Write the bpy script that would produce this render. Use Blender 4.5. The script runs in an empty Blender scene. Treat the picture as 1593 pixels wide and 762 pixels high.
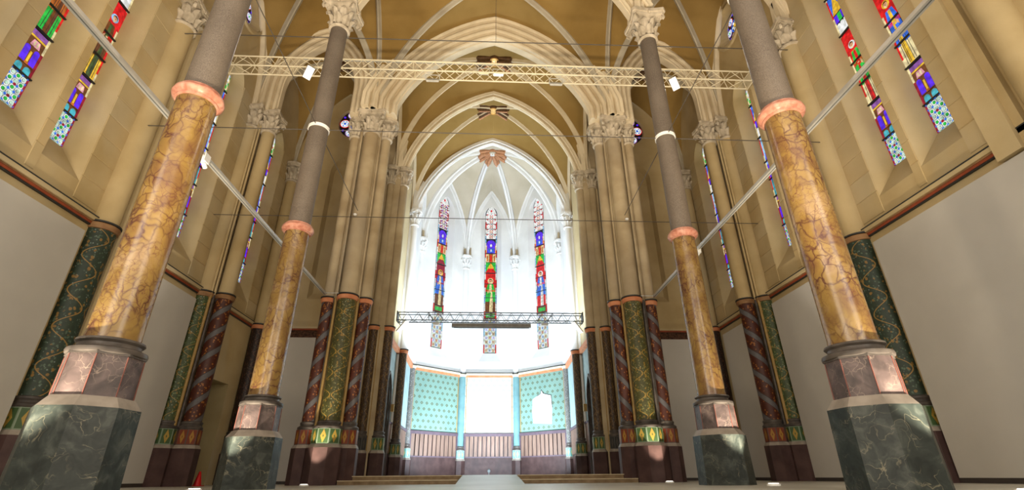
import bpy, bmesh, math, random
from mathutils import Vector, Matrix
random.seed(7)
PI = math.pi
SC = bpy.context.scene
COL = SC.collection

# ------------------------------------------------------------------ camera
F_PX, PITCH, YAW, ROLL = 749.29, 0.448, 0.0518, -0.0083
cd = bpy.data.cameras.new('camera')
cam = bpy.data.objects.new('camera', cd); COL.objects.link(cam)
cd.sensor_fit = 'HORIZONTAL'; cd.sensor_width = 36.0
cd.lens = F_PX / 1593.0 * 36.0
cd.clip_start = 0.02; cd.clip_end = 200
fw = Vector((math.sin(YAW)*math.cos(PITCH), math.cos(YAW)*math.cos(PITCH), math.sin(PITCH)))
rt = Vector((math.cos(YAW), -math.sin(YAW), 0)); up = rt.cross(fw)
r2 = math.cos(ROLL)*rt + math.sin(ROLL)*up; u2 = -math.sin(ROLL)*rt + math.cos(ROLL)*up
mw = Matrix.Identity(4)
for i in range(3):
    mw[i][0] = r2[i]; mw[i][1] = u2[i]; mw[i][2] = -fw[i]
mw[0][3], mw[1][3], mw[2][3] = -0.0996, 0.0, 0.175
cam.matrix_world = mw
SC.camera = cam

# ------------------------------------------------------------------ world, exposure
w = bpy.data.worlds.new('sky'); SC.world = w; w.use_nodes = True
w.node_tree.nodes['Background'].inputs[0].default_value = (0.75, 0.85, 1.0, 1)
w.node_tree.nodes['Background'].inputs[1].default_value = 0.6
SC.view_settings.view_transform = 'Standard'
SC.view_settings.look = 'None'
SC.view_settings.exposure = 0.0
SC.view_settings.gamma = 1.0
SC.view_settings.use_curve_mapping = False

# ------------------------------------------------------------------ lights
def area(name, loc, target, sx, sy, power, col):
    l = bpy.data.lights.new(name, 'AREA'); l.shape = 'RECTANGLE'; l.size = sx; l.size_y = sy
    l.energy = power; l.color = col
    o = bpy.data.objects.new(name, l); COL.objects.link(o); o.location = loc
    o.rotation_euler = (Vector(target)-Vector(loc)).to_track_quat('-Z', 'Y').to_euler()
    return o
def spot(name, loc, target, power, col, angle, blend=0.3, size=0.05):
    l = bpy.data.lights.new(name, 'SPOT'); l.energy = power; l.color = col
    l.spot_size = math.radians(angle); l.spot_blend = blend; l.shadow_soft_size = size
    o = bpy.data.objects.new(name, l); COL.objects.link(o); o.location = loc
    o.rotation_euler = (Vector(target)-Vector(loc)).to_track_quat('-Z', 'Y').to_euler()
    return o
WARM = (1.0, 0.83, 0.60); NEUT = (1.0, 0.92, 0.80); COOL = (0.71, 0.86, 1.0)
# unseen fill panels added behind the camera to brighten nave and aisles
area('west_fill', (0, -3.4, 9.0), (0, 12, 8.0), 12, 9, 800, NEUT)
for s in (-1, 1): area('west_side_fill', (-s*6.0, -3.0, 5.0), (s*9.0, 9.5, 4.0), 5, 8, 850, NEUT)
# unseen floor-level spots without fixtures, added to wash walls and vaults
for s in (-1, 1):
    spot('nave_uplight', (s*2.6, 3.0, 0.3), (s*1.6, 12.5, 17), 3000, WARM, 80, 0.9, 0.3)
    spot('aisle_uplight', (s*5.9, 6.2, 0.3), (s*6.9, 11.0, 16), 1700, WARM, 62, 0.9, 0.3)
    spot('aisle_wash', (-s*3.4, 3.0, 0.3), (s*9.0, 9.5, 10.5), 900, WARM, 100, 1.0, 0.3)
    spot('aisle_wall_fill', (s*7.3, 11.4, 0.3), (s*9.0, 12.9, 15.5), 1100, NEUT, 38, 0.9, 0.2)  # fill light added to brighten the upper aisle wall
    spot('chapel_uplight', (s*6.8, 15.6, 0.3), (s*6.8, 17.2, 14), 110, WARM, 100, 0.9, 0.2)
    spot('choir_uplight', (s*2.6, 15.8, 0.5), (s*0.8, 18.5, 17), 130, WARM, 90, 0.9, 0.2)
# apse: cool floods on the choir truss and on the floor
area('apse_flood', (0, 20.6, 6.0), (0, 25.6, 15.0), 6.5, 0.4, 750, COOL)
area('apse_floor_wash', (0, 24.3, 0.45), (0, 27.2, 10.0), 4.6, 0.4, 1350, COOL)
spot('apse_floor_spot', (0.0, 26.0, 0.5), (0.05, 27.75, 3.0), 260, COOL, 75, 0.6, 0.05)

# ------------------------------------------------------------------ mesh helpers
class MB:
    def __init__(s): s.v = []; s.f = []
    def add(s, vs, fs):
        o = len(s.v); s.v += [tuple(p) for p in vs]; s.f += [tuple(i+o for i in f) for f in fs]; return s
    def box(s, x0, x1, y0, y1, z0, z1):
        return s.add([(x0,y0,z0),(x1,y0,z0),(x1,y1,z0),(x0,y1,z0),(x0,y0,z1),(x1,y0,z1),(x1,y1,z1),(x0,y1,z1)],
            [(0,3,2,1),(4,5,6,7),(0,1,5,4),(1,2,6,5),(2,3,7,6),(3,0,4,7)])
    def lathe(s, prof, n=24, a0=0.0, cx=0, cy=0, caps=True):
        vs = []; fs = []
        for r, z in prof:
            for k in range(n):
                a = a0 + 2*PI*k/n; vs.append((cx+r*math.cos(a), cy+r*math.sin(a), z))
        for i in range(len(prof)-1):
            for k in range(n):
                a, b = i*n+k, i*n+(k+1) % n; fs.append((a, b, b+n, a+n))
        if caps:
            fs.append(tuple(range(n-1, -1, -1))); m = (len(prof)-1)*n; fs.append(tuple(range(m, m+n)))
        return s.add(vs, fs)
    def octo(s, prof, cx=0, cy=0):      # r = half width across flats
        return s.lathe([(r/math.cos(PI/8), z) for r, z in prof], 8, PI/8, cx, cy)
    def tube(s, p, q, r, n=8):
        p, q = Vector(p), Vector(q); d = (q-p).normalized()
        a = d.orthogonal().normalized(); b = d.cross(a); vs = []
        for c in (p, q):
            for k in range(n):
                t = 2*PI*k/n + PI/n; vs.append(c+r*(math.cos(t)*a+math.sin(t)*b))
        return s.add(vs, [(k, (k+1) % n, n+(k+1) % n, n+k) for k in range(n)] + [tuple(range(n-1, -1, -1)), tuple(range(n, 2*n))])
    def sweep(s, pts, N, prof, closed=True):   # prof (a along N, b along in-plane normal)
        pts = [Vector(p) for p in pts]; N = Vector(N).normalized(); n = len(prof); vs = []; fs = []
        for i, p in enumerate(pts):
            t = (pts[min(i+1, len(pts)-1)] - pts[max(i-1, 0)]).normalized()
            b = t.cross(N).normalized()
            for (x, y) in prof: vs.append(p + x*N + y*b)
        for i in range(len(pts)-1):
            for k in range(n if closed else n-1):
                k2 = (k+1) % n; fs.append((i*n+k, i*n+k2, (i+1)*n+k2, (i+1)*n+k))
        if closed:
            fs.append(tuple(range(n-1, -1, -1))); m = (len(pts)-1)*n; fs.append(tuple(range(m, m+n)))
        return s.add(vs, fs)
    def mesh(s, name, smooth=None):
        me = bpy.data.meshes.new(name); me.from_pydata(s.v, [], s.f)
        bm = bmesh.new(); bm.from_mesh(me); bmesh.ops.recalc_face_normals(bm, faces=bm.faces); bm.to_mesh(me); bm.free()
        if smooth:
            me.polygons.foreach_set('use_smooth', [True]*len(me.polygons)); me.set_sharp_from_angle(angle=math.radians(smooth))
        return me

def mk(name, mb, mat, parent=None, loc=None, smooth=None):
    me = mb if isinstance(mb, bpy.types.Mesh) else mb.mesh(name, smooth)
    if mat is not None and not me.materials: me.materials.append(mat)
    o = bpy.data.objects.new(name, me); COL.objects.link(o)
    if parent: o.parent = parent
    if loc: o.location = loc
    return o
def tag(o, label=None, cat=None, group=None, kind=None):
    if label: o['label'] = label
    if cat: o['category'] = cat
    if group: o['group'] = group
    if kind: o['kind'] = kind
    return o
def empty(name, label, cat, loc=(0, 0, 0), rz=0, group=None, kind=None):
    o = bpy.data.objects.new(name, None); COL.objects.link(o); o.location = loc; o.rotation_euler = (0, 0, rz)
    return tag(o, label, cat, group, kind)
def dup(o, parent=None):
    c = o.copy(); COL.objects.link(c)
    if parent: c.parent = parent
    for ch in list(o.children): dup(ch, c)
    return c

# ------------------------------------------------------------------ materials
class NT:
    def __init__(s, name, rough=0.7, spec=0.3, metal=0.0):
        s.m = bpy.data.materials.new(name); s.m.use_nodes = True; s.t = s.m.node_tree; s.b = s.t.nodes['Principled BSDF']
        s.b.inputs['Roughness'].default_value = rough; s.b.inputs['Specular IOR Level'].default_value = spec
        s.b.inputs['Metallic'].default_value = metal
    def n(s, k, **kw):
        x = s.t.nodes.new(k)
        for a, v in kw.items(): setattr(x, a, v)
        return x
    def l(s, a, b): s.t.links.new(a, b)
    def pos(s): return s.n('ShaderNodeNewGeometry').outputs['Position']
    def obj(s): return s.n('ShaderNodeTexCoord').outputs['Object']
    def _in(s, sock, v):
        if isinstance(v, bpy.types.NodeSocket): s.l(v, sock)
        elif isinstance(v, tuple) and len(v) == 3 and len(sock.default_value) == 4: sock.default_value = (*v, 1)
        else: sock.default_value = v
    def math(s, op, a, b=0.0, c=None):
        x = s.n('ShaderNodeMath', operation=op); s._in(x.inputs[0], a); s._in(x.inputs[1], b)
        if c is not None: s._in(x.inputs[2], c)
        return x.outputs[0]
    def vmul(s, v, k):
        x = s.n('ShaderNodeVectorMath', operation='MULTIPLY'); s._in(x.inputs[0], v); x.inputs[1].default_value = k; return x.outputs[0]
    def noise(s, v, sc, det=4, dist=0.0, col=False):
        x = s.n('ShaderNodeTexNoise'); s.l(v, x.inputs['Vector']); x.inputs['Scale'].default_value = sc
        x.inputs['Detail'].default_value = det; x.inputs['Distortion'].default_value = dist
        return x.outputs['Color' if col else 'Fac']
    def vor(s, v, sc, feat='F1', out='Distance', rnd=1.0):
        x = s.n('ShaderNodeTexVoronoi', feature=feat); s.l(v, x.inputs['Vector']); x.inputs['Scale'].default_value = sc
        x.inputs['Randomness'].default_value = rnd; return x.outputs[out]
    def warp(s, v, sc, amt):
        nn = s.noise(v, sc, 3, 0, True); a = s.n('ShaderNodeVectorMath', operation='MULTIPLY_ADD')
        s.l(nn, a.inputs[0]); a.inputs[1].default_value = (amt,)*3; s.l(v, a.inputs[2]); return a.outputs[0]
    def ramp(s, f, stops):
        x = s.n('ShaderNodeValToRGB'); s._in(x.inputs[0], f); e = x.color_ramp.elements
        while len(e) < len(stops): e.new(0.5)
        for i, (p, c) in enumerate(stops):
            e[i].position = p; e[i].color = (*c, 1) if isinstance(c, tuple) else (c, c, c, 1)
        return x.outputs[0]
    def mix(s, f, a, b):
        x = s.n('ShaderNodeMix', data_type='RGBA'); s._in(x.inputs[0], f); s._in(x.inputs[6], a); s._in(x.inputs[7], b); return x.outputs[2]
    def sep(s, v):
        x = s.n('ShaderNodeSeparateXYZ'); s.l(v, x.inputs[0]); return x.outputs
    def comb(s, a, b, c=0.0):
        x = s.n('ShaderNodeCombineXYZ'); s._in(x.inputs[0], a); s._in(x.inputs[1], b); s._in(x.inputs[2], c); return x.outputs[0]
    def col(s, c): s._in(s.b.inputs['Base Color'], c); return s
    def bump(s, h, strength=0.3, dist=0.02):
        x = s.n('ShaderNodeBump'); x.inputs['Strength'].default_value = strength; x.inputs['Distance'].default_value = dist
        s.l(h, x.inputs['Height']); s.l(x.outputs[0], s.b.inputs['Normal']); return s
    def lt(s, a, b): return s.math('LESS_THAN', a, b)
    def cyl(s):      # unrolled shaft: (angle/2pi, z)
        q = s.sep(s.obj()); return s.math('DIVIDE', s.math('ARCTAN2', q[0], s.math('MULTIPLY', q[1], -1.0)), 2*PI), q[2]

def stone(name, c1, c2, c3=None, sc=0.9, rough=0.85, bump=0.15):
    k = NT(name, rough, 0.15); p = k.pos()
    a = k.ramp(k.noise(p, sc, 5), [(0.34, c1), (0.66, c2)])
    if c3:
        a = k.mix(k.ramp(k.noise(k.vmul(p, (1, 1, 0.35)), sc*0.55, 3, 0.4), [(0.5, 0.0), (0.72, 0.75)]), a, c3)
    k.col(a); k.bump(k.noise(p, 28, 4), bump); return k.m
def plain(name, c, rough=0.6, spec=0.3, metal=0.0, var=0.12, sc=6):
    k = NT(name, rough, spec, metal); d = tuple(x*(1-var) for x in c); e = tuple(min(1, x*(1+var)) for x in c)
    k.col(k.ramp(k.noise(k.pos(), sc, 3), [(0.35, d), (0.65, e)])); return k.m
MT = {}
MT['wall'] = stone('wall_limestone', (0.43, 0.32, 0.155), (0.52, 0.40, 0.215), (0.44, 0.38, 0.26))
MT['wall_b'] = stone('wall_limestone_warm', (0.44, 0.32, 0.15), (0.53, 0.40, 0.21), (0.46, 0.38, 0.25))
MT['wall_c'] = stone('wall_limestone_pale', (0.45, 0.345, 0.18), (0.54, 0.43, 0.25), (0.45, 0.39, 0.28))
MT['rib'] = stone('rib_limestone', (0.62, 0.52, 0.36), (0.72, 0.62, 0.45), None, 1.6)
MT['ribgrey'] = stone('grey_rib_stone', (0.40, 0.35, 0.27), (0.50, 0.45, 0.35), None, 1.6)
MT['pier'] = stone('pier_limestone', (0.33, 0.25, 0.145), (0.46, 0.37, 0.235), (0.31, 0.26, 0.19), 1.2)
MT['cap'] = stone('capital_stone', (0.38, 0.32, 0.235), (0.58, 0.50, 0.385), None, 5.0)
MT['web'] = stone('ochre_vault_plaster', (0.25, 0.155, 0.045), (0.31, 0.20, 0.065), (0.28, 0.175, 0.055), 0.8, 0.9, 0.25)
MT['webpale'] = stone('cream_vault_plaster', (0.46, 0.40, 0.30), (0.54, 0.48, 0.38), None, 0.8, 0.9, 0.2)
MT['white'] = stone('apse_limewash', (0.66, 0.65, 0.63), (0.78, 0.77, 0.75), (0.62, 0.62, 0.64), 0.8)
MT['panel'] = plain('grey_white_panel_paint', (0.50, 0.475, 0.43), 0.75, 0.2, 0, 0.02, 2)
MT['skirt'] = plain('dark_skirting', (0.05, 0.04, 0.035), 0.6)
MT['floor'] = stone('pale_floor_concrete', (0.36, 0.35, 0.30), (0.46, 0.45, 0.40), None, 0.7, 0.35, 0.02)
MT['purple'] = stone('purple_brown_plinth_paint', (0.048, 0.026, 0.024), (0.078, 0.044, 0.040), (0.038, 0.024, 0.023), 3.0, 0.45, 0.05)
MT['ledge'] = stone('plinth_ledge_stone', (0.20, 0.17, 0.14), (0.30, 0.26, 0.22), None, 4, 0.5, 0.05)
MT['torus'] = stone('dark_base_moulding', (0.05, 0.042, 0.037), (0.10, 0.084, 0.072), None, 5, 0.35, 0.05)
MT['terra'] = stone('terracotta_ring_paint', (0.46, 0.16, 0.07), (0.56, 0.24, 0.12), None, 4, 0.5, 0.05)
MT['pink'] = stone('pink_marble_ring', (0.36, 0.13, 0.085), (0.56, 0.27, 0.19), (0.62, 0.38, 0.29), 11, 0.3, 0.02)
MT['ringbrown'] = stone('brown_ring_paint', (0.20, 0.10, 0.045), (0.30, 0.17, 0.08), None, 4, 0.5, 0.05)
MT['fillet'] = plain('dull_red_fillet', (0.17, 0.06, 0.045), 0.5)
MT['redline'] = plain('oxide_red_line', (0.26, 0.055, 0.02), 0.6)
MT['blackline'] = plain('black_line', (0.03, 0.03, 0.028), 0.5)
MT['goldline'] = plain('dull_gold_line', (0.30, 0.19, 0.06), 0.45)
MT['whiteband'] = plain('white_band', (0.85, 0.85, 0.82), 0.4, 0.4, 0, 0.02)
MT['cream_metal'] = plain('cream_painted_steel', (0.74, 0.66, 0.47), 0.45, 0.4, 0, 0.03)
MT['dark_metal'] = plain('dark_grey_steel', (0.10, 0.11, 0.11), 0.45, 0.4, 0, 0.05)
MT['alu'] = plain('brushed_aluminium', (0.58, 0.57, 0.54), 0.35, 0.5, 0.6, 0.05)
MT['cable'] = plain('dark_steel_cable', (0.07, 0.06, 0.05), 0.5)
MT['screen'] = plain('grey_screen_case', (0.22, 0.21, 0.19), 0.6)
MT['whitebox'] = plain('white_housing', (0.80, 0.80, 0.78), 0.4, 0.4, 0, 0.02)
MT['greybox'] = plain('grey_housing', (0.42, 0.41, 0.37), 0.5)
MT['lead'] = plain('window_lead', (0.02, 0.02, 0.02), 0.6)
MT['bronze'] = plain('dark_brown_boss_paint', (0.10, 0.05, 0.022), 0.5, 0.3, 0, 0.25, 9)
MT['copper'] = plain('copper_brown_boss_paint', (0.42, 0.20, 0.10), 0.5, 0.3, 0, 0.2, 9)
MT['gold'] = plain('gold_leaf', (0.80, 0.50, 0.18), 0.35, 0.5, 0.4, 0.15, 20)
MT['door'] = plain('black_wood', (0.022, 0.016, 0.012), 0.5)
MT['dooropening'] = stone('doorway_plaster', (0.36, 0.28, 0.14), (0.42, 0.34, 0.18), None, 1.2)
MT['step'] = stone('worn_step_wood', (0.16, 0.11, 0.06), (0.24, 0.17, 0.10), None, 5, 0.5, 0.05)
MT['nosing'] = plain('pale_step_nosing', (0.50, 0.42, 0.28), 0.5)
MT['redplastic'] = plain('red_paint', (0.45, 0.01, 0.01), 0.4)
MT['rail'] = MT['alu']

def _marbles():
    k = NT('yellow_veined_marble', 0.25, 0.45); p = k.pos()
    q = k.warp(k.vmul(p, (1, 1, 0.75)), 2.2, 0.45)
    base = k.ramp(k.noise(q, 3.0, 6), [(0.24, (0.085, 0.036, 0.022)), (0.36, (0.16, 0.085, 0.03)), (0.54, (0.235, 0.145, 0.04)), (0.66, (0.27, 0.175, 0.08)), (0.78, (0.16, 0.08, 0.05))])
    v1 = k.ramp(k.vor(k.warp(q, 7, 0.12), 6.8, 'DISTANCE_TO_EDGE'), [(0.0, 1.0), (0.045, 0.45), (0.12, 0.0)])
    v2 = k.ramp(k.vor(k.warp(p, 6, 0.2), 11.0, 'DISTANCE_TO_EDGE'), [(0.0, 0.8), (0.05, 0.0)])
    br = k.ramp(k.noise(p, 1.8, 3), [(0.36, 0.2), (0.6, 1.0)]); b2 = k.ramp(k.noise(p, 2.6, 3), [(0.40, 0.0), (0.6, 1.0)])
    c = k.mix(k.math('MULTIPLY', v1, br), base, (0.055, 0.014, 0.016)); c = k.mix(k.math('MULTIPLY', v2, b2), c, (0.10, 0.03, 0.027))
    k.col(c); MT['ymarble'] = k.m
    k = NT('dark_green_marble', 0.45, 0.3); p = k.pos(); q = k.warp(k.warp(p, 2.2, 0.6), 7, 0.2)
    base = k.ramp(k.noise(q, 5, 7), [(0.32, (0.009, 0.012, 0.010)), (0.52, (0.022, 0.028, 0.024)), (0.72, (0.062, 0.068, 0.058))])
    v = k.ramp(k.vor(q, 5.5, 'DISTANCE_TO_EDGE'), [(0.0, 0.8), (0.03, 0.0)]); br = k.ramp(k.noise(p, 3.2, 4), [(0.46, 0.0), (0.66, 1.0)])
    k.col(k.mix(k.math('MULTIPLY', v, br), base, (0.24, 0.21, 0.14))); MT['gmarble'] = k.m
    k = NT('grey_pink_marble', 0.45, 0.3); p = k.pos(); q = k.warp(p, 3, 0.3)
    base = k.ramp(k.noise(q, 5, 6), [(0.3, (0.04, 0.03, 0.028)), (0.55, (0.09, 0.064, 0.06)), (0.75, (0.17, 0.125, 0.112))])
    v = k.ramp(k.vor(k.warp(q, 8, 0.12), 9, 'DISTANCE_TO_EDGE'), [(0.0, 0.6), (0.04, 0.0)])
    k.col(k.mix(k.math('MULTIPLY', v, k.ramp(k.noise(p, 4, 3), [(0.45, 0.0), (0.6, 1.0)])), base, (0.30, 0.23, 0.18))); MT['pmarble'] = k.m
    k = NT('grey_granite', 0.55, 0.3); p = k.pos()
    k.col(k.mix(k.ramp(k.noise(p, 70, 2), [(0.35, 0.0), (0.7, 0.8)]), k.ramp(k.noise(p, 1.5, 4), [(0.35, (0.085, 0.066, 0.050)), (0.65, (0.13, 0.104, 0.08))]), (0.19, 0.155, 0.125)))
    k.bump(k.noise(p, 60, 3), 0.15); MT['granite'] = k.m
_marbles()

def vine(name, ground, gold, blue, period=0.62, amp=0.11, dim=1.0, dots=11):
    """painted shaft: twining gold stems with leaves and pale flowers on a dark ground"""
    k = NT(name, 0.5, 0.3); a, z = k.cyl(); zz = k.math('MULTIPLY', z, 2*PI/period)
    c = k.mix(k.noise(k.comb(k.math('MULTIPLY', a, 2.0), z, 0.0), 9, 3), tuple(x*0.7 for x in ground), tuple(x*1.35 for x in ground))
    uv = k.comb(k.math('MULTIPLY', a, 2.2), z, 0.0)
    leaf = k.ramp(k.vor(k.warp(uv, 6, 0.10), 8.5), [(0.25, 1.0), (0.31, 0.0)])
    lf = k.ramp(k.vor(k.warp(uv, 9, 0.08), 13), [(0.26, 1.0), (0.34, 0.0)])
    c = k.mix(k.math('MULTIPLY', lf, k.ramp(k.noise(uv, 5, 2), [(0.36, 0.0), (0.46, 1.0)])), c, tuple(x*2.6+0.01 for x in ground))
    lm = k.ramp(k.noise(uv, 7, 2), [(0.40, 0.0), (0.48, 1.0)])
    c = k.mix(k.math('MULTIPLY', leaf, lm), c, tuple(x*0.75 for x in gold))
    for j in range(4):          # four bands of stem round the shaft, mirrored in pairs
        off = -0.375 + 0.25*j
        sn = k.math('SINE', k.math('ADD', zz, PI*(j % 2)))
        cur = k.math('ADD', k.math('MULTIPLY', sn, amp), off)
        d = k.math('ABSOLUTE', k.math('SUBTRACT', a, cur))
        c = k.mix(k.lt(d, 0.0075), c, gold)
    fl = k.ramp(k.vor(uv, dots, 'F1', 'Distance', 0.6), [(0.15, 1.0), (0.19, 0.0)])
    c = k.mix(k.math('MULTIPLY', fl, k.ramp(k.noise(uv, 4, 1), [(0.45, 0.0), (0.5, 1.0)])), c, blue)
    k.col(c); return k.m
MT['greenvine'] = vine('green_vine_paint', (0.045, 0.062, 0.022), (0.30, 0.19, 0.045), (0.30, 0.36, 0.30))
MT['darkvine'] = vine('dark_green_vine_paint', (0.022, 0.035, 0.022), (0.26, 0.15, 0.04), (0.14, 0.18, 0.16), 0.8, 0.10)
MT['goldvine'] = vine('gold_green_vine_paint', (0.060, 0.058, 0.018), (0.34, 0.21, 0.04), (0.34, 0.38, 0.26), 0.62, 0.11)
MT['brownvine'] = vine('brown_diaper_paint', (0.050, 0.030, 0.016), (0.20, 0.11, 0.03), (0.16, 0.12, 0.06), 0.4, 0.06, 1, 14)
MT['darkbrown'] = vine('dark_brown_diaper_paint', (0.022, 0.013, 0.010), (0.10, 0.04, 0.02), (0.10, 0.08, 0.06), 0.4, 0.06, 1, 14)
MT['teal'] = plain('pale_teal_shaft_paint', (0.12, 0.23, 0.24), 0.5, 0.3, 0, 0.1, 3)
MT['greydiaper'] = vine('grey_diaper_paint', (0.12, 0.12, 0.115), (0.19, 0.16, 0.12), (0.24, 0.24, 0.22), 0.3, 0.05, 1, 16)
def spiral(name, hand):
    k = NT(name, 0.5, 0.3); a, z = k.cyl()
    s = k.math('ADD', k.math('MULTIPLY', a, 2.0*hand), k.math('DIVIDE', z, 0.66)); t = k.math('FRACT', s)
    uv = k.comb(k.math('MULTIPLY', a, 1.6), z, 0.0)
    red = k.mix(k.ramp(k.vor(uv, 11), [(0.26, 1.0), (0.33, 0.0)]), (0.058, 0.014, 0.007), (0.26, 0.095, 0.02))
    red = k.mix(k.ramp(k.vor(uv, 17), [(0.12, 1.0), (0.16, 0.0)]), red, (0.06, 0.02, 0.015))
    grey = k.mix(k.noise(uv, 12, 3), (0.07, 0.066, 0.07), (0.115, 0.107, 0.11))
    c = k.mix(k.lt(t, 0.30), red, grey)
    edge = k.math('ABSOLUTE', k.math('SUBTRACT', k.math('ABSOLUTE', k.math('SUBTRACT', t, 0.15)), 0.16))
    c = k.mix(k.lt(edge, 0.022), c, (0.035, 0.02, 0.016))
    k.col(c); return k.m
MT['spiral_l'] = spiral('red_spiral_paint_rising_right', 1)
MT['spiral_r'] = spiral('red_spiral_paint_rising_left', -1)
def diaper(name, ground, motif, sx, sz, pale):
    """wall painting: staggered rows of small motifs, on x-y length by z"""
    k = NT(name, 0.7, 0.2); q = k.sep(k.obj())
    u = k.math('DIVIDE', q[0], sx); v = k.math('DIVIDE', q[2], sz)
    row = k.math('FLOOR', v); u = k.math('ADD', u, k.math('MULTIPLY', k.math('FLOORED_MODULO', row, 2.0), 0.5))
    fu = k.math('SUBTRACT', k.math('FRACT', u), 0.5); fv = k.math('SUBTRACT', k.math('FRACT', v), 0.5)
    d = k.math('ADD', k.math('ABSOLUTE', k.math('MULTIPLY', fu, 1.0)), k.math('ABSOLUTE', fv))
    ring = k.lt(k.math('ABSOLUTE', k.math('SUBTRACT', d, 0.22)), 0.07); dot = k.lt(d, 0.08)
    c = k.mix(k.noise(k.pos(), 1.3, 4), ground, pale)
    c = k.mix(k.math('MAXIMUM', ring, dot), c, motif); k.col(c); return k.m
MT['diaper'] = diaper('turquoise_diaper_painting', (0.13, 0.235, 0.205), (0.085, 0.09, 0.04), 0.33, 0.29, (0.20, 0.30, 0.245))
MT['diaperglare'] = diaper('glare_diaper_painting', (0.50, 0.56, 0.54), (0.26, 0.30, 0.30), 0.33, 0.29, (0.60, 0.64, 0.60))  # floor lamp's glare on the centre panel painted in as a whiter ground
MT['bluewall'] = plain('pale_blue_wall_painting', (0.27, 0.37, 0.38), 0.7, 0.2, 0, 0.1, 3)
MT['bluegrey'] = plain('blue_grey_wall_painting', (0.25, 0.31, 0.30), 0.7, 0.2, 0, 0.15, 3)
MT['frieze'] = plain('dark_red_frieze_paint', (0.075, 0.032, 0.016), 0.6, 0.2, 0, 0.6, 14)
def bandmat(name, ground, motif, frame, cols):
    """painted band under a shaft: framed square panels with a motif in each"""
    k = NT(name, 0.5, 0.3); a, z = k.cyl(); t = k.math('FRACT', k.math('ADD', k.math('MULTIPLY', a, cols), 0.5))
    du = k.math('ABSOLUTE', k.math('SUBTRACT', t, 0.5)); dz = k.math('ABSOLUTE', k.math('DIVIDE', k.math('SUBTRACT', z, 1.225), 0.42))
    d = k.math('ADD', k.math('MULTIPLY', du, 1.6), dz)
    c = k.mix(k.lt(k.math('ABSOLUTE', k.math('SUBTRACT', d, 0.26)), 0.16), ground, motif)
    c = k.mix(k.math('GREATER_THAN', k.math('MAXIMUM', du, dz), 0.43), c, frame); k.col(c); return k.m
MT['band_green'] = bandmat('green_gold_band_paint', (0.045, 0.085, 0.030), (0.34, 0.22, 0.04), (0.17, 0.22, 0.15), 8)
MT['band_red'] = bandmat('red_gold_band_paint', (0.16, 0.035, 0.015), (0.32, 0.17, 0.03), (0.09, 0.06, 0.05), 8)
MT['band_dark'] = bandmat('dark_band_paint', (0.03, 0.03, 0.03), (0.07, 0.06, 0.05), (0.08, 0.075, 0.07), 8)
MT['band_teal'] = bandmat('teal_gold_band_paint', (0.10, 0.34, 0.30), (0.48, 0.42, 0.14), (0.36, 0.50, 0.46), 8)
def wood():
    k = NT('pinkish_wood_slat', 0.5, 0.3); p = k.vmul(k.pos(), (8, 8, 0.6))
    k.col(k.ramp(k.noise(p, 2.2, 4), [(0.3, (0.13, 0.075, 0.055)), (0.7, (0.24, 0.15, 0.11))])); MT['slat'] = k.m
    MT['slatdark'] = plain('dado_groove_wood', (0.05, 0.032, 0.03), 0.6)
    MT['dadoframe'] = plain('purple_dado_frame', (0.09, 0.06, 0.075), 0.5)
wood()
def lamp_mat(name, c, s):
    m = bpy.data.materials.new(name); m.use_nodes = True; t = m.node_tree; t.nodes.remove(t.nodes['Principled BSDF'])
    e = t.nodes.new('ShaderNodeEmission'); e.inputs[0].default_value = (*c, 1); e.inputs[1].default_value = s
    t.links.new(e.outputs[0], t.nodes['Material Output'].inputs[0]); return m
MT['led'] = lamp_mat('lit_led_panel', (1.0, 0.97, 0.9), 3.0)
MT['puck'] = lamp_mat('lit_floor_spot', (1.0, 0.95, 0.85), 6.0)
GL = {}
def glass(key, c, s=1.0):
    """backlit stained glass, uneven in tone"""
    m = bpy.data.materials.new('glass_' + key); m.use_nodes = True; t = m.node_tree; t.nodes.remove(t.nodes['Principled BSDF'])
    e = t.nodes.new('ShaderNodeEmission'); e.inputs[1].default_value = s
    g = t.nodes.new('ShaderNodeNewGeometry'); n = t.nodes.new('ShaderNodeTexNoise'); n.inputs['Scale'].default_value = 9; n.inputs['Detail'].default_value = 4
    t.links.new(g.outputs['Position'], n.inputs['Vector'])
    r = t.nodes.new('ShaderNodeValToRGB'); r.color_ramp.elements[0].position = 0.35; r.color_ramp.elements[1].position = 0.65
    r.color_ramp.elements[0].color = (*[x*0.6 for x in c], 1); r.color_ramp.elements[1].color = (*[min(1, x*1.25) for x in c], 1)
    t.links.new(n.outputs['Fac'], r.inputs[0]); t.links.new(r.outputs[0], e.inputs[0])
    gl = t.nodes.new('ShaderNodeBsdfGlossy'); gl.inputs['Roughness'].default_value = 0.25; gl.inputs[0].default_value = (0.06, 0.06, 0.06, 1)
    ad = t.nodes.new('ShaderNodeAddShader'); t.links.new(e.outputs[0], ad.inputs[0]); t.links.new(gl.outputs[0], ad.inputs[1])
    t.links.new(ad.outputs[0], t.nodes['Material Output'].inputs[0]); GL[key] = m
for key, c in dict(violet=(0.10, 0.02, 0.92), blue=(0.03, 0.16, 0.75), teal=(0.06, 0.42, 0.50), pale=(0.50, 0.72, 0.55), white=(0.90, 0.92, 0.85),
        cream=(0.85, 0.68, 0.36), yellow=(0.90, 0.50, 0.04), orange=(0.50, 0.13, 0.02), brown=(0.16, 0.05, 0.015), red=(0.70, 0.01, 0.015), crimson=(0.30, 0.005, 0.03),
        green=(0.02, 0.50, 0.06), olive=(0.06, 0.10, 0.03), skin=(0.72, 0.38, 0.20), pink=(0.85, 0.35, 0.42), purple=(0.28, 0.10, 0.38), sky=(0.28, 0.55, 0.85), dark=(0.05, 0.04, 0.035)).items(): glass(key, c)

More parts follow.
